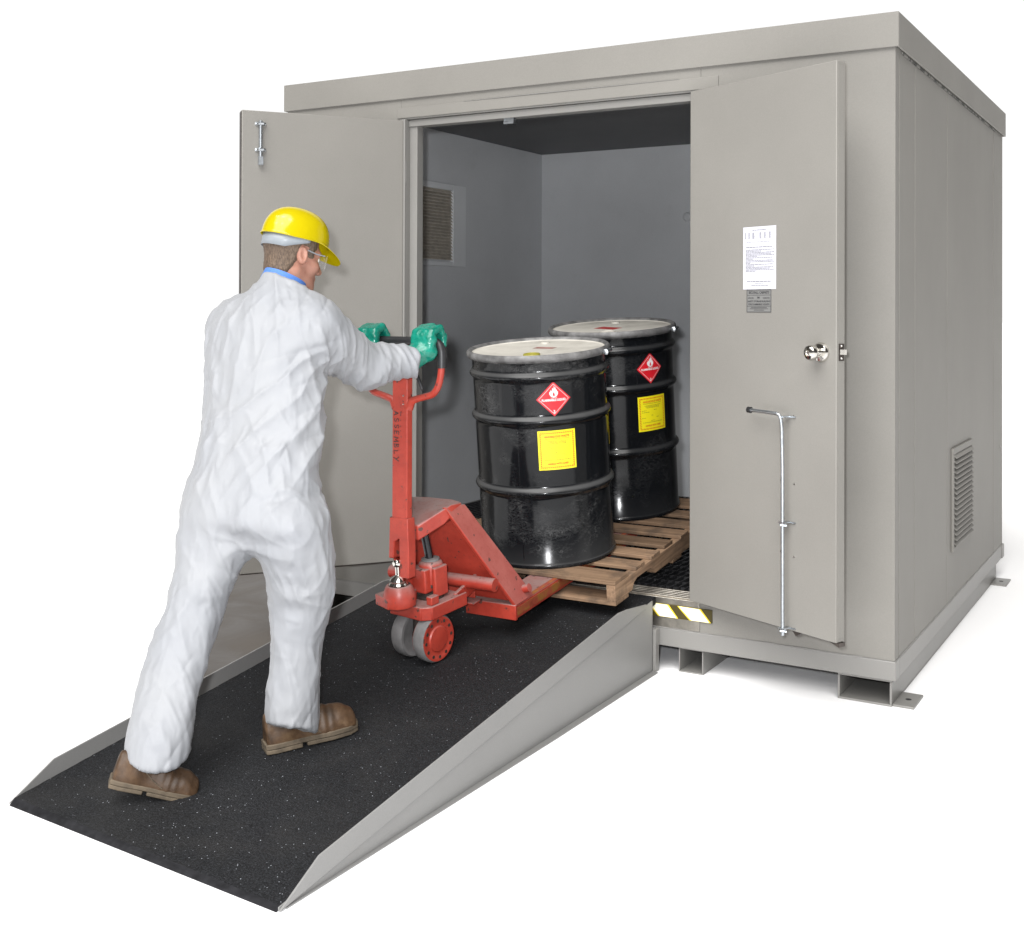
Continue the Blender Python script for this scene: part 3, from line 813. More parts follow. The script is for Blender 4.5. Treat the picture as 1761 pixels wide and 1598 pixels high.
# steering head
mb = MB()
pl = [(-0.062, -0.055), (0.090, -0.055), (0.118, -0.030), (0.118, 0.120), (0.080, 0.150), (-0.070, 0.150), (-0.092, 0.0)]
mb.prism(pl, 0.204, 0.214, 'z', S)
ring = [(-0.098, 0.0), (-0.066, -0.060), (0.092, -0.060), (0.123, -0.032), (0.123, 0.16)]
for (p0, p1) in zip(ring[:-1], ring[1:]):
    d = Vector((p1[0] - p0[0], p1[1] - p0[1], 0)).normalized(); nn = Vector((-d.y, d.x, 0)) * 0.010
    mb.add([(p0[0], p0[1], 0.166), (p1[0], p1[1], 0.166), (p1[0] + nn.x, p1[1] + nn.y, 0.166), (p0[0] + nn.x, p0[1] + nn.y, 0.166), (p0[0], p0[1], 0.216), (p1[0], p1[1], 0.216), (p1[0] + nn.x, p1[1] + nn.y, 0.216), (p0[0] + nn.x, p0[1] + nn.y, 0.216)], [(3, 2, 1, 0), (4, 5, 6, 7), (0, 1, 5, 4), (1, 2, 6, 5), (2, 3, 7, 6), (3, 0, 4, 7)], S)
mb.build('base_plate', M_red, J, bevel=0.004)
mb = MB()
for sx_ in (-0.118, 0.106): mb.prism([(0.10, 0.168), (0.33, 0.205), (0.33, 0.262), (0.10, 0.218)], sx_, sx_ + 0.014, 'x')
mb.box(-0.105, 0.105, 0.248, 0.256, 0.150, 0.215); mb.box(-0.13, 0.13, 0.20, 0.262, 0.141, 0.149)
mb.build('push_rod', M_red, J, bevel=0.003)
# wheels
for sgn in (1, -1):
    mb = MB(); MW = S @ Matrix.Translation((sgn * 0.054 + 0.036, 0.0, 0.0875)) @ Matrix.Rotation(R(90) * sgn, 4, 'Y')
    ty = MB(); ty.lathe([(0.070, -0.026), (0.0815, -0.026), (0.0875, -0.018), (0.0875, 0.018), (0.0815, 0.026), (0.070, 0.026)], 56, MW, cap=False)
    wh = bpy.data.objects.new('steer_wheel', None); COL.objects.link(wh); wh.parent = J
    ty.build('tyre', M_tyre, wh, smooth=40)
    hb = MB(); hb.lathe([(0.0, -0.02), (0.070, -0.02), (0.0815, -0.0265), (0.0815, -0.0245), (0.072, 0.020), (0.0805, 0.0262), (0.0805, 0.0275), (0.069, 0.0275), (0.064, 0.0245), (0.048, 0.0245), (0.044, 0.029), (0.040, 0.0295), (0, 0.0295)], 56, MW)
    hb.build('wheel_hub', M_red2 if sgn > 0 else M_tyre, wh, smooth=35)
    hh = MB()
    for k in range(12):
        a = 2 * math.pi * k / 12
        hh.lathe([(0.0062, 0.0277), (0.0062, 0.0283), (0, 0.0283)], 10, MW @ Matrix.Rotation(a, 4, 'Z') @ Matrix.Translation((0.0665, 0, 0)))
    hh.build('hub_hole', M_grime, wh)
mb = MB(); mb.cyl((0.006, 0, 0.0875), (0.050, 0, 0.0875), 0.024, 20); mb.cyl((0.028, 0.0, 0.09), (0.028, 0.01, 0.20), 0.030, 20); mb.build('wheel_axle', M_grime, J, smooth=40, M=S)
# pump
mb = MB()
mb.lathe([(0.052, 0.214), (0.055, 0.222), (0.044, 0.226), (0.044, 0.236), (0.034, 0.240), (0.034, 0.252), (0.040, 0.256), (0.040, 0.268)], 28, Matrix.Translation((0.030, 0.060, 0)))
mb.build('pump_collar', M_grime, J, smooth=40, M=S)
mb = MB()
mb.lathe([(0.044, 0.262), (0.046, 0.27), (0.046, 0.335), (0.040, 0.345), (0.030, 0.350)], 28, Matrix.Translation((0.032, 0.070, 0)))
mb.box(0.070, 0.088, 0.03, 0.10, 0.225, 0.335); mb.box(-0.030, 0.060, 0.005, 0.05, 0.240, 0.330); mb.box(-0.032, -0.006, -0.02, 0.03, 0.255, 0.345)
mb.build('pump_body', M_red, J, bevel=0.006, M=S, seg=3)
mb = MB(); mb.lathe([(0.034, 0.350), (0.034, 0.356), (0.02, 0.358)], 24, Matrix.Translation((0.032, 0.070, 0))); mb.build('pump_cap', M_tyre, J, smooth=40, M=S)
mb = MB(); mb.cyl((0.030, 0.068, 0.35), (0.010, 0.060, 0.50), 0.0155, 24); mb.build('piston_rod', M_rod, J, smooth=40, M=S)
mb = MB()
mb.lathe([(0.058, 0.222), (0.060, 0.232), (0.060, 0.262), (0.050, 0.290), (0.043, 0.300), (0.036, 0.300), (0.034, 0.292), (0, 0.292)], 32, Matrix.Translation((0.018, -0.088, 0)))
mb.prism([(-0.066, -0.128), (0.020, -0.150), (0.070, -0.070), (0.030, -0.01), (-0.060, -0.050)], 0.222, 0.262, 'z')
mb.build('spring_housing', M_red, J, bevel=0.005, M=S, seg=3)
mb = MB(); mb.lathe([(0.034, 0.299), (0.036, 0.302), (0.030, 0.310), (0.032, 0.316), (0.026, 0.326), (0.012, 0.333), (0.009, 0.336), (0.009, 0.365), (0.016, 0.370), (0.018, 0.380), (0.012, 0.392), (0, 0.395)], 28, Matrix.Translation((0.018, -0.088, 0))); mb.build('spring_cup', M_chrome, J, smooth=40, M=S)
mb = MB(); mb.box(0.085, 0.112, -0.02, 0.02, 0.214, 0.245); mb.build('stop_lug', M_red, J, bevel=0.003, M=S)

# tiller (vertical in the world): coordinates x from centre, y from handle plane, z world
TW = Ti @ Matrix.Translation((-1.524, -0.985, 0)) @ Matrix.Rotation(R(-3), 4, 'Z')
mb = MB()
mb.prism([(-0.0345, 1.325), (-0.0345, 0.700), (0.0345, 0.700), (0.0345, 1.325)], -0.016, 0.016, 'y')
mb.prism([(-0.042, 0.715), (-0.045, 0.60), (-0.046, 0.565), (-0.024, 0.565), (-0.020, 0.625), (0.002, 0.640), (0.006, 0.500), (0.046, 0.500), (0.046, 0.60), (0.040, 0.715)], -0.020, 0.024, 'y')
tl_ = mb.build('tiller', M_red2, J, bevel=0.004, M=TW, seg=3)
def onT(m, name, mt, **k):
    o = m.build(name, mt, tl_, M=TW, **k); return o
def arc(p0, p1, p2, n=8):
    p0, p1, p2 = Vector(p0), Vector(p1), Vector(p2)
    return [(p0 * (1 - t) ** 2 + p1 * 2 * t * (1 - t) + p2 * t * t) for t in [i / n for i in range(n + 1)]]
mb = MB()
for s in (1, -1):
    path = [(s * 0.028, 0, 1.110), (s * 0.045, 0, 1.138), (s * 0.075, 0, 1.147)] + arc((s * 0.120, 0, 1.158), (s * 0.165, 0, 1.166), (s * 0.174, 0, 1.245)) + [(s * 0.176, 0, 1.262)]
    mb.tube(path, [0.018, 0.0145] + [0.0125] * (len(path) - 2), 14)
onT(mb, 'handle_loop', M_red2, smooth=50)
mb = MB()
path = [(-0.176, 0, 1.258)] + arc((-0.176, 0, 1.30), (-0.178, 0, 1.352), (-0.13, 0, 1.352)) + [(0, 0, 1.351)] + arc((0.13, 0, 1.352), (0.178, 0, 1.352), (0.176, 0, 1.30)) + [(0.176, 0, 1.258)]
mb.tube(path, 0.0165, 16)
onT(mb, 'grip', M_rubber, smooth=50)
mb = MB(); mb.tube([(0.03, -0.02, 1.232), (0.06, -0.022, 1.238), (0.085, -0.022, 1.225), (0.100, -0.020, 1.195), (0.106, -0.020, 1.180)], [0.006, 0.008, 0.008, 0.007, 0.006], 10); onT(mb, 'release_lever', M_rubber, smooth=50)
mb = MB()
for x, z in ((0.018, 1.155), (0.018, 1.125)): mb.lathe([(0.004, 0), (0.003, 0.003), (0, 0.004)], 10, Matrix.Translation((x, -0.016, z)) @ Matrix.Rotation(R(90), 4, 'X'))
onT(mb, 'rivet', M_chrome)
# handwriting reading downwards: strokes in (u along, v up) cells
LET = {'A': [[(0, 0), (.45, 1)], [(.45, 1), (.9, 0)], [(.2, .4), (.75, .42)]],
       'S': [[(.85, .85), (.5, 1), (.15, .8), (.3, .55), (.7, .45), (.85, .2), (.5, 0), (.1, .15)]],
       'E': [[(.8, .95), (.1, 1), (.1, 0), (.85, .05)], [(.1, .5), (.65, .5)]],
       'M': [[(0, 0), (.15, 1), (.5, .3), (.85, 1), (1, 0)]],
       'B': [[(.1, 0), (.1, 1), (.6, .95), (.7, .7), (.15, .52), (.75, .4), (.8, .1), (.1, 0)]],
       'L': [[(.1, 1), (.1, 0), (.8, .05)]],
       'Y': [[(0, 1), (.45, .5)], [(.95, 1), (.2, -.15)]]}
mb = MB()
z = 1.098
for k, ch in enumerate('ASSEMBLY'):
    jx = [0, .002, .003, .002, .001, .002, .002, .003][k]
    hgt = 0.0215 if ch != 'L' else 0.018; wdt = 0.0165
    for stt in LET[ch]:
        P3 = [(-0.0265 + jx + v * hgt, -0.0170, z - u * wdt) for u, v in stt]
        mb.tube(P3, 0.0015 if ch not in 'M' else 0.0021, 6)
    z -= 0.0235
for (x, z0_, L) in ((0.006, 1.098, 0.017), (0.009, 1.097, 0.004), (0.006, 1.068, 0.004), (0.006, 1.047, 0.006), (0.006, 1.029, 0.003)):
    mb.tube([(x, -0.0168, z0_), (x - 0.001, -0.0168, z0_ - L)], 0.0009, 6)
onT(mb, 'handwriting', M_ink2)

# ------------------------------------------------------------------ pallet
PY, PX = 0.595, 0.020
PA = thing('wooden_pallet', 'worn wooden pallet lying on the jack forks in the doorway', 'pallet', T @ Vector((PX, PY + 0.62, 0.06)), rot=(TL, 0, 0))
hw, LN = 0.51, 1.25
def pz(z): return z - 0.06
for x in (-hw, -0.019, hw - 0.038):
    m = MB(); y0 = -0.62; e = 0.066
    prof = [(y0, 0.014)]
    for c0 in (y0 + 0.155, y0 + LN - 0.155 - 0.23):
        prof += [(c0, 0.014), (c0 + 0.022, 0.040), (c0 + 0.05, 0.050), (c0 + 0.18, 0.050), (c0 + 0.208, 0.040), (c0 + 0.23, 0.014)]
    prof += [(y0 + LN, 0.014), (y0 + LN, 0.080), (y0, 0.080)]
    m.prism(prof, x, x + 0.038, 'x')
    # grain runs along the piece: wood texture uses local x, so author along x and turn the object
    o = bpy.data.objects.new('stringer', None)
    bpy.data.objects.remove(o)
    mm = MB(); mm.v = [(v[1], -v[0], v[2]) for v in m.v]; mm.f = m.f
    ob = mm.build('stringer', M_wood, None, bevel=0.0015)
    ob.rotation_euler = (0, 0, R(90)); ob.parent = PA
rw = random.Random(11)
ys = [-0.62]; wd = [0.13]
gap = (LN - 0.26 - 6 * 0.088) / 7
y = -0.62 + 0.13 + gap
for k in range(6): ys.append(y); wd.append(0.088); y += 0.088 + gap
ys.append(y); wd.append(0.13)
for y, w_ in zip(ys, wd):
    m = MB(); dx = rw.uniform(-0.006, 0.006)
    m.box(-hw + dx, hw + dx, y, y + w_ + rw.uniform(-0.006, 0.004), 0.0804, 0.0955 + rw.uniform(-0.001, 0.001))
    o = m.build('deck_board', M_wood, None, bevel=0.002); o.parent = PA; o.rotation_euler = (0, 0, rw.uniform(-0.004, 0.004))
for y, w_ in ((-0.62, 0.12), (-0.05, 0.10), (0.51, 0.12)):
    m = MB(); m.box(-hw, hw, y, y + w_, -0.001, 0.0136); o = m.build('bottom_board', M_wood, None, bevel=0.0015); o.parent = PA

# ------------------------------------------------------------------ drums
def drum(label, loc, rz, M_body, front):
    Rm = Matrix.Rotation(TL, 4, 'X') @ Matrix.Rotation(rz, 4, 'Z')
    D_ = thing('steel_drum', label, 'drum', loc, 'black steel drums on the pallet', rot=Rm.to_euler())
    rb = 0.281
    prof = [(0.0, 0.012), (0.272, 0.012), (0.274, 0.0), (0.286, 0.0), (0.289, 0.006), (0.286, 0.016), (rb, 0.022)]
    for hz in (0.312, 0.604, 0.782):
        prof += [(rb, hz - 0.030)]
        for k in range(9):
            t = k / 8; prof.append((rb + 0.0145 * math.sin(math.pi * t) ** 1.3, hz - 0.022 + 0.044 * t))
        prof += [(rb, hz + 0.030)]
    prof += [(rb, 0.838), (0.285, 0.846)]
    m = MB(); m.lathe(prof, 96, cap=False); m.build('drum_body', M_body, D_, smooth=50)
    m = MB(); m.box(rb - 0.002, rb + 0.0004, -0.002, 0.002, 0.03, 0.28); m.box(rb - 0.002, rb + 0.0004, -0.002, 0.002, 0.345, 0.57); m.box(rb - 0.002, rb + 0.0004, -0.002, 0.002, 0.64, 0.75)
    m.build('weld_seam', M_body, D_, bevel=0.001, M=Matrix.Rotation(R(-82) - rz, 4, 'Z'))
    m = MB(); m.lathe([(0.284, 0.842), (0.297, 0.846), (0.304, 0.857), (0.303, 0.870), (0.296, 0.877), (0.287, 0.875), (0.281, 0.866)], 96, cap=False); m.build('closing_ring', M_rim, D_, smooth=50)
    m = MB(); m.lathe([(0.281, 0.866), (0.276, 0.862), (0.262, 0.8635), (0.235, 0.8600), (0, 0.8600)], 96, cap=False); lid = m.build('lid', M_lid, D_, smooth=40)
    m = MB(); m.lathe([(0.036, 0.860), (0.034, 0.868), (0.024, 0.869), (0.020, 0.866), (0, 0.866)], 28, Matrix.Rotation(R(-70) - rz, 4, 'Z') @ Matrix.Translation((0.17, 0, 0))); m.build('bung', M_bung if front else M_lid, lid, smooth=35)
    m = MB(); m.lathe([(0.022, 0.860), (0.020, 0.867), (0, 0.867)], 24, Matrix.Rotation(R(110) - rz, 4, 'Z') @ Matrix.Translation((0.20, 0, 0))); m.build('bung', M_lid, lid, smooth=35)
    # ring bolt
    a = R(8) - rz
    m = MB(); MM = Matrix.Rotation(a, 4, 'Z')
    m.tube([MM @ Vector((0.312, -0.03, 0.857)), MM @ Vector((0.312, 0.03, 0.857))], 0.007, 12); m.lathe([(0.013, 0), (0.013, 0.009), (0.008, 0.012)], 6, MM @ Matrix.Translation((0.312, -0.036, 0.857)) @ Matrix.Rotation(R(90), 4, 'X'))
    m.lathe([(0.011, -0.015), (0.011, 0.015)], 12, MM @ Matrix.Translation((0.298, 0, 0.857)) @ Matrix.Rotation(R(90), 4, 'X'))
    m.build('ring_bolt', M_zinc, D_, smooth=35)
    def wrap(u, v, phi, zc, r): # u along the surface, v up
        a = phi + u / rb
        return (r * math.cos(a), r * math.sin(a), zc + v)
    def patch(pts_fn, phi, zc, r, n=16):
        vs = []; fs = []
        for j in range(n + 1):
            for i in range(n + 1):
                u, v = pts_fn(i / n, j / n); vs.append(wrap(u, v, phi, zc, r))
        for j in range(n):
            for i in range(n):
                q = j * (n + 1) + i; fs.append((q, q + 1, q + n + 2, q + n + 1))
        return vs, fs
    # red diamond placard
    hd = 0.071
    dia = lambda s, t: ((s - t) * hd, (s + t - 1) * hd)
    ph, zc = R(-50), 0.695
    m = MB(); m.add(*patch(dia, ph, zc, rb + 0.0012)); pl_ = m.build('flammable_label', M_lred, D_, smooth=60)
    m = MB(); r2 = rb + 0.0020
    def ad2(vs, fs): m.add([wrap(u, v, ph, zc, r2) for u, v in vs], fs)
    def line(p0, p1, t=0.0009, nn=8):
        d = Vector((p1[0] - p0[0], p1[1] - p0[1])); L = d.length; d /= L; nx_ = Vector((-d.y, d.x)) * t
        vs = []; fs = []
        for k in range(nn + 1):
            p = Vector(p0) + d * L * k / nn; vs += [(p.x + nx_.x, p.y + nx_.y), (p.x - nx_.x, p.y - nx_.y)]
        for k in range(nn): fs.append((2 * k, 2 * k + 1, 2 * k + 3, 2 * k + 2))
        ad2(vs, fs)
    q = hd * 0.86
    for p0, p1 in (((0, q), (q, 0)), ((q, 0), (0, -q)), ((0, -q), (-q, 0)), ((-q, 0), (0, q))): line(p0, p1, 0.0007)
    # flame
    fl = [(0, .006), (-.011, .010), (-.0175, .020), (-.0165, .031), (-.0125, .025), (-.0120, .038), (-.0065, .031), (-.0045, .047), (.0005, .038), (.0025, .056), (.0055, .043), (.0085, .049), (.0095, .034), (.0135, .039), (.0145, .028), (.0180, .031), (.0180, .020), (.0120, .010)]
    ctr = (0.001, 0.020)
    vs = [ctr] + fl; ad2(vs, [(0, i, i + 1) for i in range(1, len(fl))] + [(0, len(fl), 1)])
    line((-0.012, 0.0045), (0.013, 0.0045), 0.0008)
    vs, fs = text_mesh('FLAMMABLE LIQUID', 0.0125, bold=0.0005)
    wv = max(v[0] for v in vs) - min(v[0] for v in vs); kx = 0.098 / wv
    ad2([(v[0] * kx, v[1] - 0.0045) for v in vs], fs)
    vs, fs = text_mesh('3', 0.018, bold=0.0004); ad2([(v[0], v[1] - 0.052) for v in vs], fs)
    m.build('flammable_lettering', M_lwhite, pl_)
    m = MB(); r2 = rb + 0.0028; ad2([(0.001, 0.010), (-0.004, 0.016), (-0.002, 0.024), (0.002, 0.029), (0.004, 0.020), (0.005, 0.015)], [(0, 5, 4, 3, 2, 1)]); m.build('flame_gap', M_lred, pl_)
    # yellow hazardous waste labels
    for idx, (ph, zc) in enumerate(((R(-49), 0.487), (R(36), 0.53)) if front else ((R(-49), 0.487),)):
        w2, h2 = 0.078, 0.080
        m = MB(); m.add(*patch(lambda s, t: ((s * 2 - 1) * w2, (t * 2 - 1) * h2), ph, zc, rb + 0.0012)); yl_ = m.build('hazardous_waste_label', M_lyel, D_, smooth=60)
        m = MB(); r2 = rb + 0.0019
        iw, ih, t_ = w2 - 0.007, h2 - 0.007, 0.0065
        def hatch(a0, b0, a1, b1, horiz):
            L = (a1 - a0) if horiz else (b1 - b0); k = int(L / 0.0078)
            for i in range(k):
                s0 = i * L / k; wq = 0.0040
                if horiz: vv = [(a0 + s0, b0), (a0 + s0 + wq, b0), (a0 + s0 + wq + 0.0035, b0 + t_), (a0 + s0 + 0.0035, b0 + t_)]
                else: vv = [(a0, b0 + s0), (a0 + t_, b0 + s0 + 0.0035), (a0 + t_, b0 + s0 + wq + 0.0035), (a0, b0 + s0 + wq)]
                ad2(vv, [(0, 1, 2, 3)])
        hatch(-iw, ih - t_, iw, ih, True); hatch(-iw, -ih, iw, -ih + t_, True)
        hatch(-iw, -ih + t_, -iw + t_, ih - t_, False); hatch(iw - t_, -ih + t_, iw, ih - t_, False)
        vs, fs = text_mesh('HAZARDOUS WASTE', 0.0125, bold=0.0004); wv = max(v[0] for v in vs) - min(v[0] for v in vs); kx = 0.104 / wv
        ad2([(v[0] * kx, v[1] + 0.055) for v in vs], fs)
        vs, fs = text_mesh('HANDLE WITH CARE!', 0.0105, bold=0.0004); wv = max(v[0] for v in vs) - min(v[0] for v in vs); kx = 0.086 / wv
        ad2([(v[0] * kx, v[1] - 0.056) for v in vs], fs)
        m.build('red_lettering', M_lredink, yl_)
        m = MB()
        vs, fs = text_mesh('FEDERAL LAW PROHIBITS IMPROPER DISPOSAL', 0.006); wv = max(v[0] for v in vs) - min(v[0] for v in vs); ad2([(v[0] * 0.104 / wv, v[1] + 0.046) for v in vs], fs)
        rr = random.Random(3)
        def tbar(x0, x1, v):
            x = x0
            while x < x1 - 0.002:
                L = min(rr.uniform(0.004, 0.011), x1 - x); ad2([(x, v), (x + L, v), (x + L, v + 0.0017), (x, v + 0.0017)], [(0, 1, 2, 3)]); x += L + 0.0018
        for x0, x1, v in ((-.045, .045, .036), (-.040, .040, .031), (-.034, .040, .026), (-.060, -.036, .014), (.005, .022, .014), (-.060, -.020, .006), (-.010, .0, -.010), (-.060, -.04, -.020), (.02, .035, -.020), (-.012, .010, -.034), (-.056, .058, -.041)): tbar(x0, x1, v)
        m.build('label_print', M_lgrey, yl_)
    if front:
        m = MB(); m.box(-0.045, 0.05, 0.03, 0.075, 0.8602, 0.8606); o = m.build('lid_sticker', plain('faded_red_sticker', (0.26, 0.13, 0.115), 0.6, var=0.35, sc_=18), lid)
    else:
        m = MB(); m.box(-0.075, 0.045, -0.045, 0.025, 0.8602, 0.8606, Matrix.Rotation(R(-14) - rz, 4, 'Z')); m.build('lid_sticker', plain('red_sticker', (0.34, 0.025, 0.025), 0.5, var=0.3, sc_=30), lid)
    return D_
drum('scuffed black drum at the front edge of the pallet, nearest the jack', T @ Vector((0.076, 0.893, 0.1565)), 0.0, M_drum1, True)
drum('cleaner black drum standing deeper inside the doorway behind the first', T @ Vector((0.070, 1.625, 0.1565)), R(22), M_drum2, False)

# ================================================================== person (signed distance fields -> meshes)
rs = np.random.RandomState(9)
LAT = rs.rand(32, 32, 32).astype(np.float32)
def vnoise(P, scale, off=0.0):
    Q = P * scale + off + 100.0
    i = np.floor(Q).astype(int); f = Q - i; f = f * f * (3 - 2 * f); i %= 32; j = (i + 1) % 32
    g = lambda a, b, c: LAT[a, b, c]
    x0, y0, z0 = i.T; x1, y1, z1 = j.T; fx, fy, fz = f.T
    a = g(x0, y0, z0) * (1 - fx) + g(x1, y0, z0) * fx; b = g(x0, y1, z0) * (1 - fx) + g(x1, y1, z0) * fx
    c = g(x0, y0, z1) * (1 - fx) + g(x1, y0, z1) * fx; d = g(x0, y1, z1) * (1 - fx) + g(x1, y1, z1) * fx
    return (a * (1 - fy) + b * fy) * (1 - fz) + (c * (1 - fy) + d * fy) * fz
def smin(a, b, k):
    h = np.clip(0.5 + 0.5 * (b - a) / k, 0, 1); return b * (1 - h) + a * h - k * h * (1 - h)
def smax(a, b, k): return -smin(-a, -b, k)
def cap(P, a, b, ra, rb_):
    a = np.array(a); b = np.array(b); ab = b - a
    t = np.clip(((P - a) @ ab) / (ab @ ab), 0, 1)
    return np.linalg.norm(P - a - t[:, None] * ab, axis=1) - (ra + (rb_ - ra) * t)
def ell(P, c, r, M=None):
    Q = P - np.array(c)
    if M is not None: Q = Q @ M
    r = np.array(r); k0 = np.linalg.norm(Q / r, axis=1); k1 = np.linalg.norm(Q / (r * r), axis=1)
    return k0 * (k0 - 1) / np.maximum(k1, 1e-6)
def loftz(P, rings, zpad=0.0):
    """horizontal elliptical slices: rows (cx, cy, z, a, b)"""
    r = np.array(sorted(rings, key=lambda q: q[2])); z = r[:, 2]
    zz = np.linspace(z[0], z[-1], 200); K = np.hanning(25); K /= K.sum()
    tab = []
    for c in (0, 1, 3, 4):
        y = np.interp(zz, z, r[:, c]); y = np.convolve(np.pad(y, 12, mode='edge'), K, 'valid'); tab.append(y)
    pz_ = np.clip(P[:, 2], z[0], z[-1])
    cx, cy, a, b = [np.interp(pz_, zz, t) for t in tab]
    u = (P[:, 0] - cx) / a; v = (P[:, 1] - cy) / b
    k0 = np.sqrt(u * u + v * v); k1 = np.sqrt((u / a) ** 2 + (v / b) ** 2)
    d = k0 * (k0 - 1) / np.maximum(k1, 1e-5)
    return np.maximum(d, np.maximum(P[:, 2] - z[-1] - zpad, z[0] - zpad - P[:, 2]))
def nets(fn, lo, hi, h):
    lo = np.array(lo); n = np.ceil((np.array(hi) - lo) / h).astype(int) + 1
    ax = [lo[i] + h * np.arange(n[i]) for i in range(3)]
    F = np.empty(tuple(n), np.float32)
    st = max(1, int(400000 / (n[1] * n[2])))
    for i in range(0, n[0], st):
        G = np.stack(np.meshgrid(ax[0][i:i + st], ax[1], ax[2], indexing='ij'), -1).reshape(-1, 3)
        F[i:i + st] = fn(G).reshape(-1, n[1], n[2])
    Sg = F < 0
    c = [(i, j, k) for i in (0, 1) for j in (0, 1) for k in (0, 1)]
    sl = lambda A, o: A[o[0]:n[0] - 1 + o[0], o[1]:n[1] - 1 + o[1], o[2]:n[2] - 1 + o[2]]
    cnt = sum(sl(Sg, o).astype(np.int8) for o in c)
    act = (cnt > 0) & (cnt < 8)
    idx = np.argwhere(act)
    acc = np.zeros((len(idx), 3)); num = np.zeros(len(idx))
    for a in c:
        for axx in range(3):
            if a[axx]: continue
            b = list(a); b[axx] = 1
            fa = F[idx[:, 0] + a[0], idx[:, 1] + a[1], idx[:, 2] + a[2]]; fb = F[idx[:, 0] + b[0], idx[:, 1] + b[1], idx[:, 2] + b[2]]
            m = (fa < 0) != (fb < 0)
            t = np.where(m, fa / np.where(m, fa - fb, 1), 0)
            p = np.tile(np.array(a, float), (len(idx), 1)); p[:, axx] += t
            acc[m] += p[m]; num += m
    V = lo + h * (idx + acc / num[:, None])
    ID = -np.ones(act.shape, int); ID[tuple(idx.T)] = np.arange(len(idx))
    Q = []
    for axx in range(3):
        o1, o2 = [(1, 2), (2, 0), (0, 1)][axx]
        s0 = [slice(None)] * 3; s1 = [slice(None)] * 3; s0[axx] = slice(0, n[axx] - 1); s1[axx] = slice(1, n[axx])
        A = Sg[tuple(s0)]; Bb = Sg[tuple(s1)]
        e = np.argwhere(A != Bb)
        e = e[(e[:, o1] > 0) & (e[:, o2] > 0) & (e[:, o1] < n[o1] - 1) & (e[:, o2] < n[o2] - 1)]
        ins = A[tuple(e.T)]
        def g(d1, d2):
            q = e.copy(); q[:, o1] -= d1; q[:, o2] -= d2; return ID[tuple(q.T)]
        q = np.stack([g(1, 1), g(0, 1), g(0, 0), g(1, 0)], 1)
        q[~ins] = q[~ins][:, ::-1]
        Q.append(q)
    Q = np.concatenate(Q)
    return V, Q
def np_mesh(name, V, Q, mt, parent=None):
    me = bpy.data.meshes.new(name)
    me.from_pydata(V.tolist(), [], Q.tolist()); me.update()
    me.polygons.foreach_set('use_smooth', [True] * len(me.polygons))
    me.materials.append(mt)
    o = bpy.data.objects.new(name, me); COL.objects.link(o)
    if parent: put(o, parent)
    return o
def vnormals(V, Q):
    n = np.cross(V[Q[:, 1]] - V[Q[:, 0]], V[Q[:, 2]] - V[Q[:, 0]]); N_ = np.zeros_like(V)
    for k in range(4): np.add.at(N_, Q[:, k], n)
    return N_ / np.maximum(np.linalg.norm(N_, axis=1, keepdims=True), 1e-9)
def relax(V, Q, it=2, lam=0.5):
    for _ in range(it):
        A = np.zeros_like(V); c = np.zeros(len(V))
        for a, b in ((0, 1), (1, 2), (2, 3), (3, 0)):
            np.add.at(A, Q[:, a], V[Q[:, b]]); np.add.at(c, Q[:, a], 1); np.add.at(A, Q[:, b], V[Q[:, a]]); np.add.at(c, Q[:, b], 1)
        V = V + lam * (A / np.maximum(c, 1)[:, None] - V)
    return V

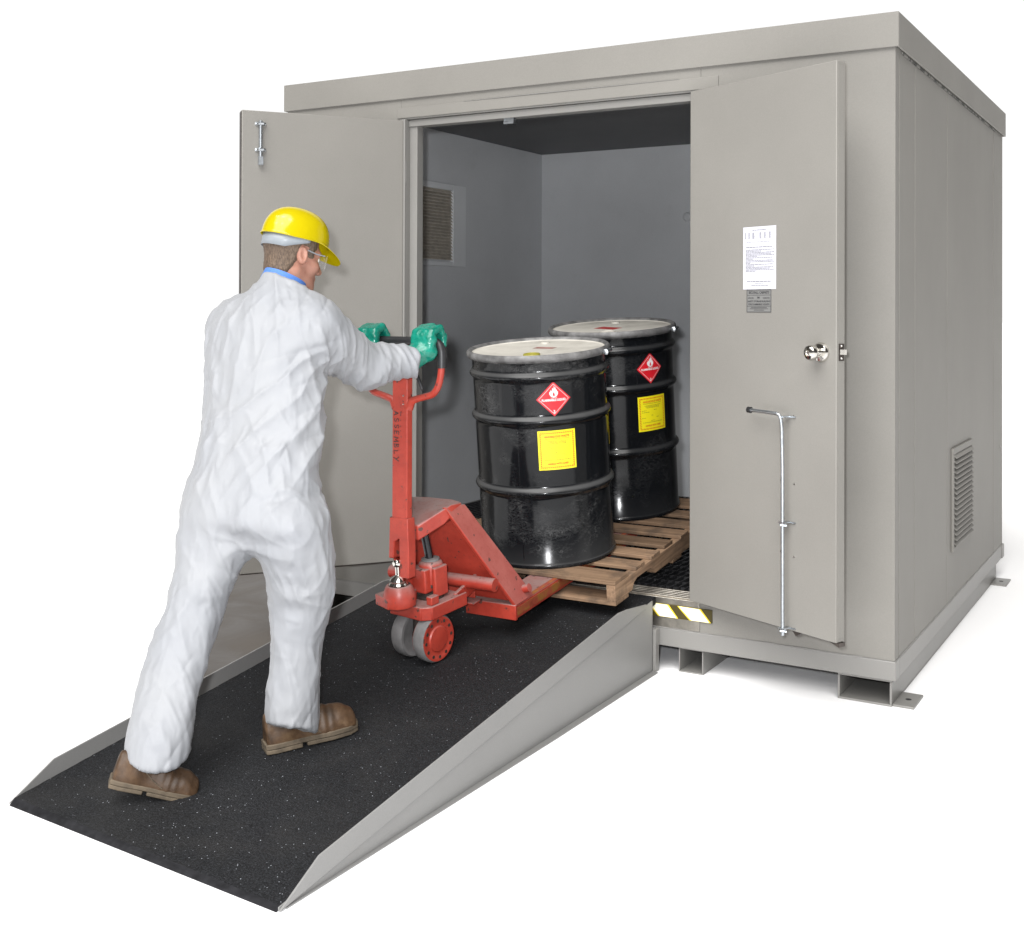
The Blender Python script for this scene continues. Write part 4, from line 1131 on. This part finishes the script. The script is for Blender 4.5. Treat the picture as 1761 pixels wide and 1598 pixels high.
# ---- head frame
HC = np.array([-1.692, -1.390, 1.648])
hm = Matrix.Rotation(R(-22), 3, 'Z') @ Matrix.Rotation(R(-13), 3, 'X')
HM = np.array(hm)                      # columns: local axes in world
def toH(P): return (P - HC) @ HM
def H2W(p): return HC + HM @ np.array(p)
NECK0 = H2W((0, -0.028, -0.05)); NECK1 = np.array([-1.680, -1.462, 1.49])
def head_core(L):
    d = ell(L, (0, -0.012, 0.036), (0.073, 0.094, 0.090))
    d = smin(d, ell(L, (0, 0.024, -0.035), (0.060, 0.066, 0.082)), 0.03)
    d = smin(d, ell(L, (0, 0.036, -0.084), (0.047, 0.050, 0.034)), 0.03)
    for s in (1, -1): d = smin(d, cap(L, (s * 0.052, -0.005, -0.060), (s * 0.022, 0.070, -0.098), 0.016, 0.014), 0.025)
    return d
def head(P):
    L = toH(P)
    d = head_core(L)
    d = smin(d, cap(L, (0, 0.078, -0.100), (0, 0.080, -0.098), 0.014, 0.014), 0.02)
    d = smin(d, cap(L, (-0.036, 0.074, 0.020), (0.036, 0.074, 0.020), 0.010, 0.010), 0.02)
    d = smin(d, cap(L, (0, 0.086, 0.006), (0, 0.108, -0.034), 0.006, 0.011), 0.012)
    for s in (1, -1):
        d = smin(d, cap(L, (s * 0.011, 0.098, -0.038), (s * 0.010, 0.096, -0.038), 0.008, 0.008), 0.008)
        d = smin(d, ell(L, (s * 0.042, 0.060, -0.028), (0.020, 0.024, 0.020)), 0.02)
        d = smax(d, -(np.linalg.norm(L - np.array([s * 0.031, 0.096, 0.002]), axis=1) - 0.015), 0.012)
    d = smin(d, cap(L, (-0.018, 0.082, -0.062), (0.018, 0.082, -0.062), 0.0085, 0.0085), 0.006)
    d = smin(d, cap(L, (-0.016, 0.081, -0.073), (0.016, 0.081, -0.073), 0.0085, 0.0085), 0.006)
    # ears
    er = np.array(Matrix.Rotation(R(14), 3, 'X'))
    for s in (1, -1):
        E_ = np.array(Matrix.Rotation(R(-s * 18), 3, 'Z') @ Matrix.Rotation(R(10), 3, 'X'))
        c0 = np.array([s * 0.076, -0.004, -0.004])
        e = ell(L, c0, (0.009, 0.019, 0.032), E_)
        e = smax(e, -ell(L, c0 + np.array([s * 0.009, 0.002, 0.005]), (0.007, 0.010, 0.019), E_), 0.004)
        d = smin(d, e, 0.006)
    nk = cap(P, NECK0, NECK1, 0.057, 0.062)
    d = smin(d, nk, 0.025)
    return smin(d, cap(P, (-1.83, -1.465, 1.42), (-1.545, -1.455, 1.41), 0.055, 0.055), 0.05)
V, Q = nets(head, (-1.92, -1.56, 1.33), (-1.44, -1.22, 1.80), 0.0035)
V = relax(V, Q, 1, 0.4)
PERS = np_mesh('person', V, Q, M_skin)
pr(PERS, 'man in white coveralls and yellow hard hat pushing the red pallet jack', 'person')
base_pt = Vector((-1.60, -1.80, 0.07))
PERS.data.transform(Matrix.Translation(-base_pt)); PERS.location = base_pt
PERS['_world'] = list(base_pt)

# ---- hair: short, below the hat, faded edges
def hair(P):
    L = toH(P); n = vnoise(P, 230.0) - 0.5; nb = vnoise(P, 55.0, 3.0) - 0.5
    dh = head_core(L)
    nk = cap(P, NECK0, NECK1, 0.057, 0.062)
    dh = smin(dh, nk, 0.025)
    # region: behind the ear down to the nape, a strip above the ear, a sideburn
    x, y, z = L.T
    back = (y + 0.012) + np.clip(-(z + 0.02), 0, 1) * 0.55           # <0 behind ear
    low = -(z + 0.078) - 0.0
    reg = smax(back, low, 0.006)
    over = smax(np.abs(y - 0.005) - 0.052, -(z - 0.030), 0.006)      # band above the ear
    burn = smax(np.abs(y - 0.034) - 0.014, -(z + 0.004), 0.004)
    reg = smin(smin(reg, over, 0.004), burn, 0.004)
    thick = np.clip(-reg * 0.5, -0.02, 0.0065)
    return dh - thick - 0.0005 + n * 0.003 + nb * 0.002
V, Q = nets(hair, (-1.84, -1.52, 1.52), (-1.56, -1.24, 1.82), 0.003)
np_mesh('hair', V, Q, M_hair, PERS)
for s in (1, -1):
    m = MB(); m.lathe([(0, -0.0115)] + [(0.0115 * math.cos(a), 0.0115 * math.sin(a)) for a in np.linspace(-1.4, 1.4, 12)] + [(0, 0.0115)], 20, Matrix.Translation(H2W((s * 0.031, 0.0735, 0.002))))
    m.build('eye', M_eye, PERS, smooth=60)

HW4 = Matrix.Translation(HC) @ hm.to_4x4()
# ---- safety glasses
m = MB()
for s in (1, -1):
    vs = []; fs = []
    n1, n2 = 10, 6
    for j in range(n2 + 1):
        for i in range(n1 + 1):
            x = s * (0.004 + 0.064 * i / n1); z = -0.024 + 0.046 * j / n2 - 0.003 * (i / n1)
            y = 0.112 - 0.9 * max(0, abs(x) - 0.030) ** 1.35 * 2.0
            vs.append((x, y, z))
    for j in range(n2):
        for i in range(n1):
            q = j * (n1 + 1) + i; fs.append((q, q + 1, q + n1 + 2, q + n1 + 1))
    m.add(vs, fs)
gl = m.build('safety_glasses', M_lens, PERS, smooth=60, M=HW4)
so_ = gl.modifiers.new('thick', 'SOLIDIFY'); so_.thickness = 0.002
m = MB()
for s in (1, -1): m.tube([(s * 0.068, 0.084, 0.016), (s * 0.0725, 0.05, 0.014), (s * 0.0775, 0.012, 0.018)], 0.0022, 8)
o = m.build('glasses_arm', M_strap, gl, smooth=60, M=HW4); o.matrix_parent_inverse = Matrix.Identity(4)

# ---- hard hat
def hat_mesh():
    m = MB(); n = 72
    A_, B_, Hh = 0.094, 0.119, 0.112
    rows = []
    K = 14
    for k in range(K + 1):
        ph = (math.pi / 2) * k / K
        row = []
        for i in range(n):
            th = 2 * math.pi * i / n
            rr = math.sin(ph) ** 0.84; zz = math.cos(ph) ** 0.80
            x = A_ * rr * math.cos(th); y = B_ * rr * math.sin(th)
            fr = max(0, math.sin(th))
            z = Hh * zz
            side = abs(math.cos(th))
            rim = 0.006 * math.cos(2 * th + math.pi) * 0.0 + 0.010 * side * max(0, math.sin(th) + 0.35) - 0.020 * max(0, math.sin(th) - 0.55)
            z += rim * (1 - zz)
            y += 0.004 * fr * rr; z -= 0.018 * max(0, math.sin(th)) * math.sin(ph) ** 2 * (1 - rr) * 0
            row.append((x, y, z))
        rows.append(row)
    # lip and visor
    for lip in (0.25, 0.5, 0.75, 1.0):
        row = []
        for i in range(n):
            th = 2 * math.pi * i / n
            x, y, z = rows[K][i]
            f = max(0.0, math.sin(th)); f = max(0, (f - 0.30) / 0.70); f = f * f * (3 - 2 * f)
            ext = 0.0035 + 0.056 * f
            L = math.hypot(x, y); ux, uy = x / L, y / L
            ux2 = ux * (1 - 0.5 * f); uy2 = uy
            row.append((x + ux2 * ext * lip, y + uy2 * ext * lip, z - (0.003 + 0.020 * f) * lip - 0.006 * f * lip * lip))
        rows.append(row)
    vs = [p for r in rows[1:] for p in r] + [(0, 0, Hh)]
    fs = []
    for k in range(len(rows) - 2):
        for i in range(n):
            j = (i + 1) % n; fs.append((k * n + i, (k + 1) * n + i, (k + 1) * n + j, k * n + j))
    t = len(vs) - 1
    for i in range(n): fs.append((t, i, (i + 1) % n))
    m.add(vs, fs)
    return m
HT = HW4 @ Matrix.Translation((0, -0.006, 0.050)) @ Matrix.Rotation(R(-2), 4, 'X')
hat = hat_mesh().build('hard_hat', M_hat, PERS, smooth=70, M=HT)
so_ = hat.modifiers.new('thick', 'SOLIDIFY'); so_.thickness = 0.0028; so_.offset = -1; hat.data.materials.append(M_hat_in); so_.material_offset = 1; so_.material_offset_rim = 0
bv = hat.modifiers.new('sub', 'SUBSURF'); bv.levels = 1; bv.render_levels = 1
m = MB(); n = 40; vs = []; fs = []
for i in range(n + 1):
    th = R(162) + R(216) * i / n
    th = R(176) + R(190) * i / n
    x, y = 0.0895 * math.cos(th), 0.1125 * math.sin(th) + 0.003
    e = min(i, n - i) / n * 2
    dz = 0.012 + 0.034 * min(1, e * 2.2)
    vs += [(x, y, 0.004), (x * 0.985, y * 0.985, 0.004 - dz)]
for i in range(n): fs.append((2 * i, 2 * i + 2, 2 * i + 3, 2 * i + 1))
m.add(vs, fs); hb_ = m.build('head_band', M_strap, hat, smooth=60, M=HT); hb_.matrix_parent_inverse = Matrix.Identity(4)
so_ = hb_.modifiers.new('thick', 'SOLIDIFY'); so_.thickness = 0.002

# ---- blue shirt collar
m = MB(); n = 48; vs = []; fs = []
CN = Vector((-1.683, -1.444, 1.562)); CR = Matrix.Rotation(R(-22), 4, 'Z') @ Matrix.Rotation(R(-24), 4, 'X')
for i in range(n):
    th = 2 * math.pi * i / n
    for r_, z_ in ((0.074, -0.030), (0.070, 0.013), (0.065, 0.014), (0.066, -0.03)): vs.append((r_ * math.cos(th), r_ * 1.05 * math.sin(th), z_))
for i in range(n):
    j = (i + 1) % n
    for k in range(4): fs.append((i * 4 + k, j * 4 + k, j * 4 + (k + 1) % 4, i * 4 + (k + 1) % 4))
m.add(vs, fs); m.build('shirt_collar', M_blue, PERS, smooth=50, M=Matrix.Translation(CN) @ CR)

# ---- coverall
TOR = [(-1.672, -1.450, 1.590, 0.062, 0.070), (-1.672, -1.450, 1.562, 0.078, 0.084), (-1.676, -1.450, 1.527, 0.128, 0.105), (-1.704, -1.460, 1.478, 0.182, 0.128), (-1.716, -1.480, 1.430, 0.205, 0.140), (-1.712, -1.500, 1.333, 0.213, 0.150),
       (-1.686, -1.530, 1.220, 0.220, 0.152), (-1.666, -1.560, 1.089, 0.222, 0.152), (-1.662, -1.590, 0.979, 0.232, 0.155), (-1.664, -1.615, 0.885, 0.222, 0.155), (-1.640, -1.640, 0.815, 0.238, 0.160), (-1.624, -1.648, 0.775, 0.215, 0.125), (-1.616, -1.652, 0.745, 0.150, 0.07)]
RL = [(-1.560, -1.620, 1.000, 0.040, 0.050), (-1.530, -1.628, 0.910, 0.085, 0.100), (-1.503, -1.630, 0.830, 0.110, 0.120), (-1.489, -1.620, 0.747, 0.119, 0.122), (-1.478, -1.610, 0.682, 0.112, 0.110), (-1.480, -1.590, 0.585, 0.106, 0.098), (-1.486, -1.588, 0.493, 0.088, 0.090), (-1.486, -1.600, 0.405, 0.070, 0.083), (-1.485, -1.612, 0.334, 0.072, 0.082), (-1.487, -1.622, 0.245, 0.077, 0.084), (-1.486, -1.630, 0.135, 0.080, 0.086)]
LL = [(-1.715, -1.640, 1.000, 0.040, 0.050), (-1.728, -1.655, 0.900, 0.090, 0.100), (-1.735, -1.675, 0.820, 0.118, 0.122), (-1.735, -1.700, 0.735, 0.125, 0.120), (-1.728, -1.730, 0.676, 0.108, 0.108), (-1.727, -1.790, 0.561, 0.082, 0.094), (-1.724, -1.850, 0.448, 0.088, 0.088), (-1.712, -1.900, 0.374, 0.092, 0.085), (-1.697, -1.950, 0.302, 0.096, 0.084), (-1.679, -1.990, 0.231, 0.096, 0.084), (-1.666, -2.025, 0.120, 0.093, 0.084)]
SH_R, EL_R, WR_R = np.array([-1.545, -1.455, 1.405]), np.array([-1.520, -1.225, 1.268]), np.array([-1.434, -1.068, 1.288])
SH_L, EL_L, WR_L = np.array([-1.865, -1.465, 1.405]), np.array([-1.830, -1.215, 1.265]), np.array([-1.690, -1.050, 1.290])
def suit(P):
    d = loftz(P, TOR, 0.0)
    d = smin(d, loftz(P, RL), 0.085)
    d = smin(d, loftz(P, LL), 0.085)
    for sh, el, wr in ((SH_R, EL_R, WR_R), (SH_L, EL_L, WR_L)):
        a = cap(P, sh, el, 0.098, 0.076)
        a = smin(a, cap(P, el, wr, 0.072, 0.056), 0.03)
        q = (wr - el) / np.linalg.norm(wr - el)
        a = smax(a, (P - (wr + q * 0.012)) @ q, 0.006)
        d = smin(d, a, 0.07)
    # neckline cut and cuff cuts
    nl = np.array([0.20, 0.40, 0.895]); nl /= np.linalg.norm(nl)
    d = smax(d, (P - np.array([-1.672, -1.450, 1.553])) @ nl, 0.006)
    nr = np.array([0.10, -0.42, -0.90]); nr /= np.linalg.norm(nr)
    cr_ = smax(d, np.where(P[:, 1] > -1.78, (P - np.array([-1.487, -1.63, 0.152])) @ nr, -1), 0.004)
    nl2 = np.array([-0.25, 0.15, -0.95]); nl2 /= np.linalg.norm(nl2)
    cl_ = smax(cr_, np.where(P[:, 1] <= -1.80, (P - np.array([-1.668, -2.02, 0.165])) @ nl2, -1), 0.004)
    return cl_
V, Q = nets(suit, (-2.06, -2.20, 0.06), (-1.30, -0.97, 1.64), 0.0052)
V = relax(V, Q, 2, 0.5)
NN = vnormals(V, Q)
def sst(x, a, b):
    t = np.clip((x - a) / (b - a), 0, 1); return t * t * (3 - 2 * t)
def ridge(x): return 1 - np.abs(2 * x - 1)
s_ = V @ np.array([0.861, 0.509, 0.0]); zc_ = V[:, 2]
disp = np.zeros(len(V))
back = sst(-(NN @ np.array([-0.51, 0.86, 0])), -0.2, 0.4)
# fan of diagonal folds from the right armpit to the left hip
ps, pz0 = -1.93, 1.42
th = np.arctan2(zc_ - pz0, s_ - ps); rr_ = np.hypot(zc_ - pz0, s_ - ps)
nz1 = vnoise(V, 5.0, 11.0); nz2 = vnoise(V, 11.0, 4.0)
fan = 0.7 - 2.0 * np.abs(np.sin(th * 15 + (nz1 - 0.5) * 4.0 + (nz2 - 0.5) * 1.2)) ** 0.7 * 0.9
msk = sst(rr_, 0.10, 0.20) * (1 - sst(rr_, 0.45, 0.70)) * sst(th, -2.75, -2.45) * (1 - sst(th, -1.75, -1.55)) * sst(zc_, 0.86, 0.95)
disp += 0.0105 * fan * msk * (0.35 + 0.9 * nz1)
def crease(P, off):            # sharp outward ridges, rounded valleys
    return 1 - np.abs(2 * vnoise(P, 1.0, off) - 1) ** 0.8 - 0.45
for sh, el, wr in ((SH_R, EL_R, WR_R), (SH_L, EL_L, WR_L)):
    for a, b, k0, amp in ((sh, el, 26, 0.007), (el, wr, 40, 0.011)):
        ab = b - a; L = np.linalg.norm(ab); q = ab / L; t = ((V - a) @ q) / L
        dist = np.linalg.norm(V - a - np.clip(t, 0, 1)[:, None] * ab, axis=1)
        wgt = sst(t, 0.15, 0.45) * (1 - sst(t, 1.0, 1.15)) * (1 - sst(dist, 0.09, 0.13))
        al = (V @ q)[:, None] * q
        P2 = al * k0 + (V - al) * 8 + np.stack([V[:, 2] * 14] * 3, 1) * q
        disp += amp * crease(P2, 17.0) * wgt
# legs: sagging folds behind the knees, at the seat and above the cuffs
leg = 1 - sst(zc_, 0.78, 0.90)
for zc0, wd_, amp, fr_ in ((0.53, 0.11, 0.0060, 24), (0.36, 0.10, 0.0030, 20), (0.21, 0.07, 0.003, 26), (0.76, 0.06, 0.005, 20)):
    g_ = np.exp(-((zc_ - zc0) / wd_) ** 2)
    P2 = np.stack([V[:, 0] * 8, V[:, 1] * 8, zc_ * fr_ + s_ * 5], 1)
    disp += amp * crease(P2, 23.0 + zc0) * g_ * leg
# long drag lines down the legs and on the left of the back
P2 = np.stack([V[:, 0] * 30 + zc_ * 7, V[:, 1] * 30, zc_ * 5], 1)
disp += 0.005 * crease(P2, 40.0) * np.maximum(leg * 0.8, sst(-s_, 2.26, 2.34) * sst(zc_, 0.75, 0.9) * (1 - sst(zc_, 1.35, 1.5)))
# waist gather
disp -= 0.006 * np.exp(-((zc_ - 0.880 - 0.03 * (s_ + 2.25)) / 0.016) ** 2) * sst(s_, -2.30, -2.12)
# crumple everywhere
Vs = V * np.array([1, 1, 0.55])
disp += 0.0030 * crease(Vs * 6, 1.0) + 0.0012 * crease(V * 18, 2.0)
# crisp pinched creases: thin straight ridges in patches, flat panels between
rc = np.random.RandomState(21)
wa = np.stack([vnoise(V, 4.0, 50.0), vnoise(V, 4.0, 60.0), vnoise(V, 4.0, 70.0)], 1) * 0.09
for k in range(14):
    d_ = rc.randn(3); d_[2] *= 0.40; d_ /= np.linalg.norm(d_)
    fq = rc.uniform(7, 17)
    x_ = ((V + wa) @ d_) * fq + rc.uniform(0, 9)
    fr = np.abs((x_ % 1.0) * 2 - 1)
    mk_ = sst(vnoise(V, rc.uniform(5, 9), 80.0 + 7 * k), 0.56, 0.74)
    disp += rc.choice([1, 1, -1]) * 0.0046 * (1 - fr) ** 4.0 * mk_ * (1 - 0.25 * leg)
V = V + NN * disp[:, None]
cov = np_mesh('coverall', V, Q, M_suit, PERS)

# ---- boots
def boot(name_label, heel, yaw, pitch, k_=1.0):
    Mb = Matrix.Translation(heel) @ Matrix.Rotation(yaw, 4, 'Z') @ Matrix.Rotation(pitch, 4, 'X') @ Matrix.Scale(k_, 4)
    Mi = np.array(Mb.inverted())
    def f(L):
        x, y, z = L.T
        ys_ = [0.0, 0.03, 0.08, 0.14, 0.20, 0.25, 0.285]
        hw_ = np.interp(y, ys_, [0.030, 0.037, 0.039, 0.043, 0.051, 0.050, 0.036])
        top_ = np.interp(y, ys_, [0.115, 0.12, 0.125, 0.112, 0.094, 0.086, 0.066])
        cz = 0.026
        a = np.sqrt((x / hw_) ** 2 + (np.clip(z - cz, 0, 1) / (top_ - cz)) ** 2) - 1
        d = a * np.minimum(hw_, 0.04) * 0.9
        d = np.maximum(d, 0.020 - z)
        d = smax(d, y - 0.283, 0.01); d = smax(d, 0.004 - y, 0.01)
        d = smin(d, cap(L, (0, 0.075, 0.06), (0, 0.085, 0.15), 0.040, 0.036), 0.02)
        n = vnoise(L, 30.0, 8.0) - 0.5
        cre = np.sin(y * 260 + x * 40) * np.exp(-((y - 0.185) / 0.03) ** 2)
        return d + n * 0.004 + cre * 0.0012
    V, Q = nets(f, (-0.065, -0.01, 0.014), (0.065, 0.30, 0.215), 0.0045)
    V = relax(V, Q, 1, 0.5)
    V4 = V @ np.array(Mb)[:3, :3].T + np.array(Mb)[:3, 3]
    bt = np_mesh('boot', V4, Q, M_boot, PERS); bt['label'] = name_label
    out = [(-0.032, 0.0), (0.032, 0.0), (0.040, 0.03), (0.041, 0.10), (0.044, 0.14), (0.052, 0.20), (0.048, 0.255), (0.030, 0.285), (0.0, 0.293), (-0.030, 0.285), (-0.048, 0.255), (-0.052, 0.20), (-0.044, 0.14), (-0.041, 0.10), (-0.040, 0.03)]
    k = 1.04
    m = MB(); m.prism([(x * k, (y - 0.14) * 1.015 + 0.14) for x, y in out], 0.012, 0.028, 'z')
    m.prism([(-0.033, -0.002), (0.033, -0.002), (0.041, 0.03), (0.0425, 0.108), (-0.0425, 0.108), (-0.041, 0.03)], -0.002, 0.0118, 'z')
    m.prism([(-0.043, 0.122), (0.043, 0.122), (0.052, 0.20), (0.048, 0.255), (0.028, 0.288), (-0.028, 0.288), (-0.048, 0.255), (-0.052, 0.20)], -0.001, 0.0118, 'z')
    so = m.build('sole', M_sole, bt, bevel=0.003, M=Mb); so.matrix_parent_inverse = Matrix.Identity(4)
    m = MB(); m.tube([(0.036, 0.06, 0.10), (0.043, 0.10, 0.072), (0.046, 0.135, 0.048), (0.048, 0.165, 0.032)], 0.0016, 6); m.tube([(-0.036, 0.06, 0.10), (-0.043, 0.10, 0.072), (-0.046, 0.135, 0.048)], 0.0016, 6)
    stt = m.build('boot_seam', M_sole, bt, M=Mb); stt.matrix_parent_inverse = Matrix.Identity(4)
    return bt
hR = Vector((-1.545, -1.682, deck_z(-1.682) + 0.002)); boot('right boot flat on the ramp', hR, R(-34), R(6.0), 1.03)
hL = Vector((-1.745, -2.120, 0.092)); boot('left boot with its heel lifted', hL, R(-42), R(-17), 0.88)

# ---- gloves
def glove(wr, cx, mirror):
    """fist over the bar at y -0.985, z 1.351; thumb on the inner side"""
    s = -1.0 if mirror else 1.0
    def X(u): return cx + s * u
    ks = []
    for u, sc_ in ((-0.034, 0.95), (-0.0115, 1.05), (0.0115, 1.0), (0.033, 0.86)):
        ks.append((u, sc_))
    def f(P):
        d = cap(P, (X(-0.022), -1.022, 1.322), (X(0.022), -1.024, 1.316), 0.030, 0.028)
        d = smin(d, cap(P, (X(-0.030), -1.026, 1.365), (X(0.030), -1.028, 1.360), 0.021, 0.020), 0.02)
        wv = np.array(wr)
        d = smin(d, cap(P, (X(0.0), -1.028, 1.315), wv + np.array([0.0, 0.005, 0.0]), 0.038, 0.046), 0.02)
        for u, q in ks:
            m_ = (X(u), -1.024, 1.385); p_ = (X(u), -0.985 + 0.004 * q, 1.392 + 0.010 * q); t_ = (X(u), -0.953, 1.372); e_ = (X(u), -0.957, 1.340)
            fg = np.minimum(np.minimum(cap(P, (X(u * 0.9), -1.030, 1.345), m_, 0.015, 0.0155), cap(P, m_, p_, 0.0155, 0.0145)), np.minimum(cap(P, p_, t_, 0.0145, 0.0135), cap(P, t_, e_, 0.0135, 0.012)))
            d = smin(d, fg, 0.012)
        th = np.minimum(cap(P, (X(-0.034), -1.025, 1.325), (X(-0.052), -0.998, 1.322), 0.018, 0.016), cap(P, (X(-0.052), -0.998, 1.322), (X(-0.040), -0.965, 1.318), 0.015, 0.013))
        d = smin(d, th, 0.008)
        return d + (vnoise(P, 45.0, 6.0) - 0.5) * 0.005 + (vnoise(P, 90.0, 2.0) - 0.5) * 0.002
    V, Q = nets(f, (cx - 0.095, -1.16, 1.22), (cx + 0.095, -0.925, 1.43), 0.0032)
    V = relax(V, Q, 1, 0.5)
    o = np_mesh('glove', V, Q, M_glove, PERS)
    return o
glove(WR_R - np.array([0.004, 0.006, 0.002]), -1.402, False)
glove(WR_L + np.array([0.0, -0.01, 0.0]), -1.652, True)

for o in list(bpy.data.objects):
    if '_world' in o: del o['_world']
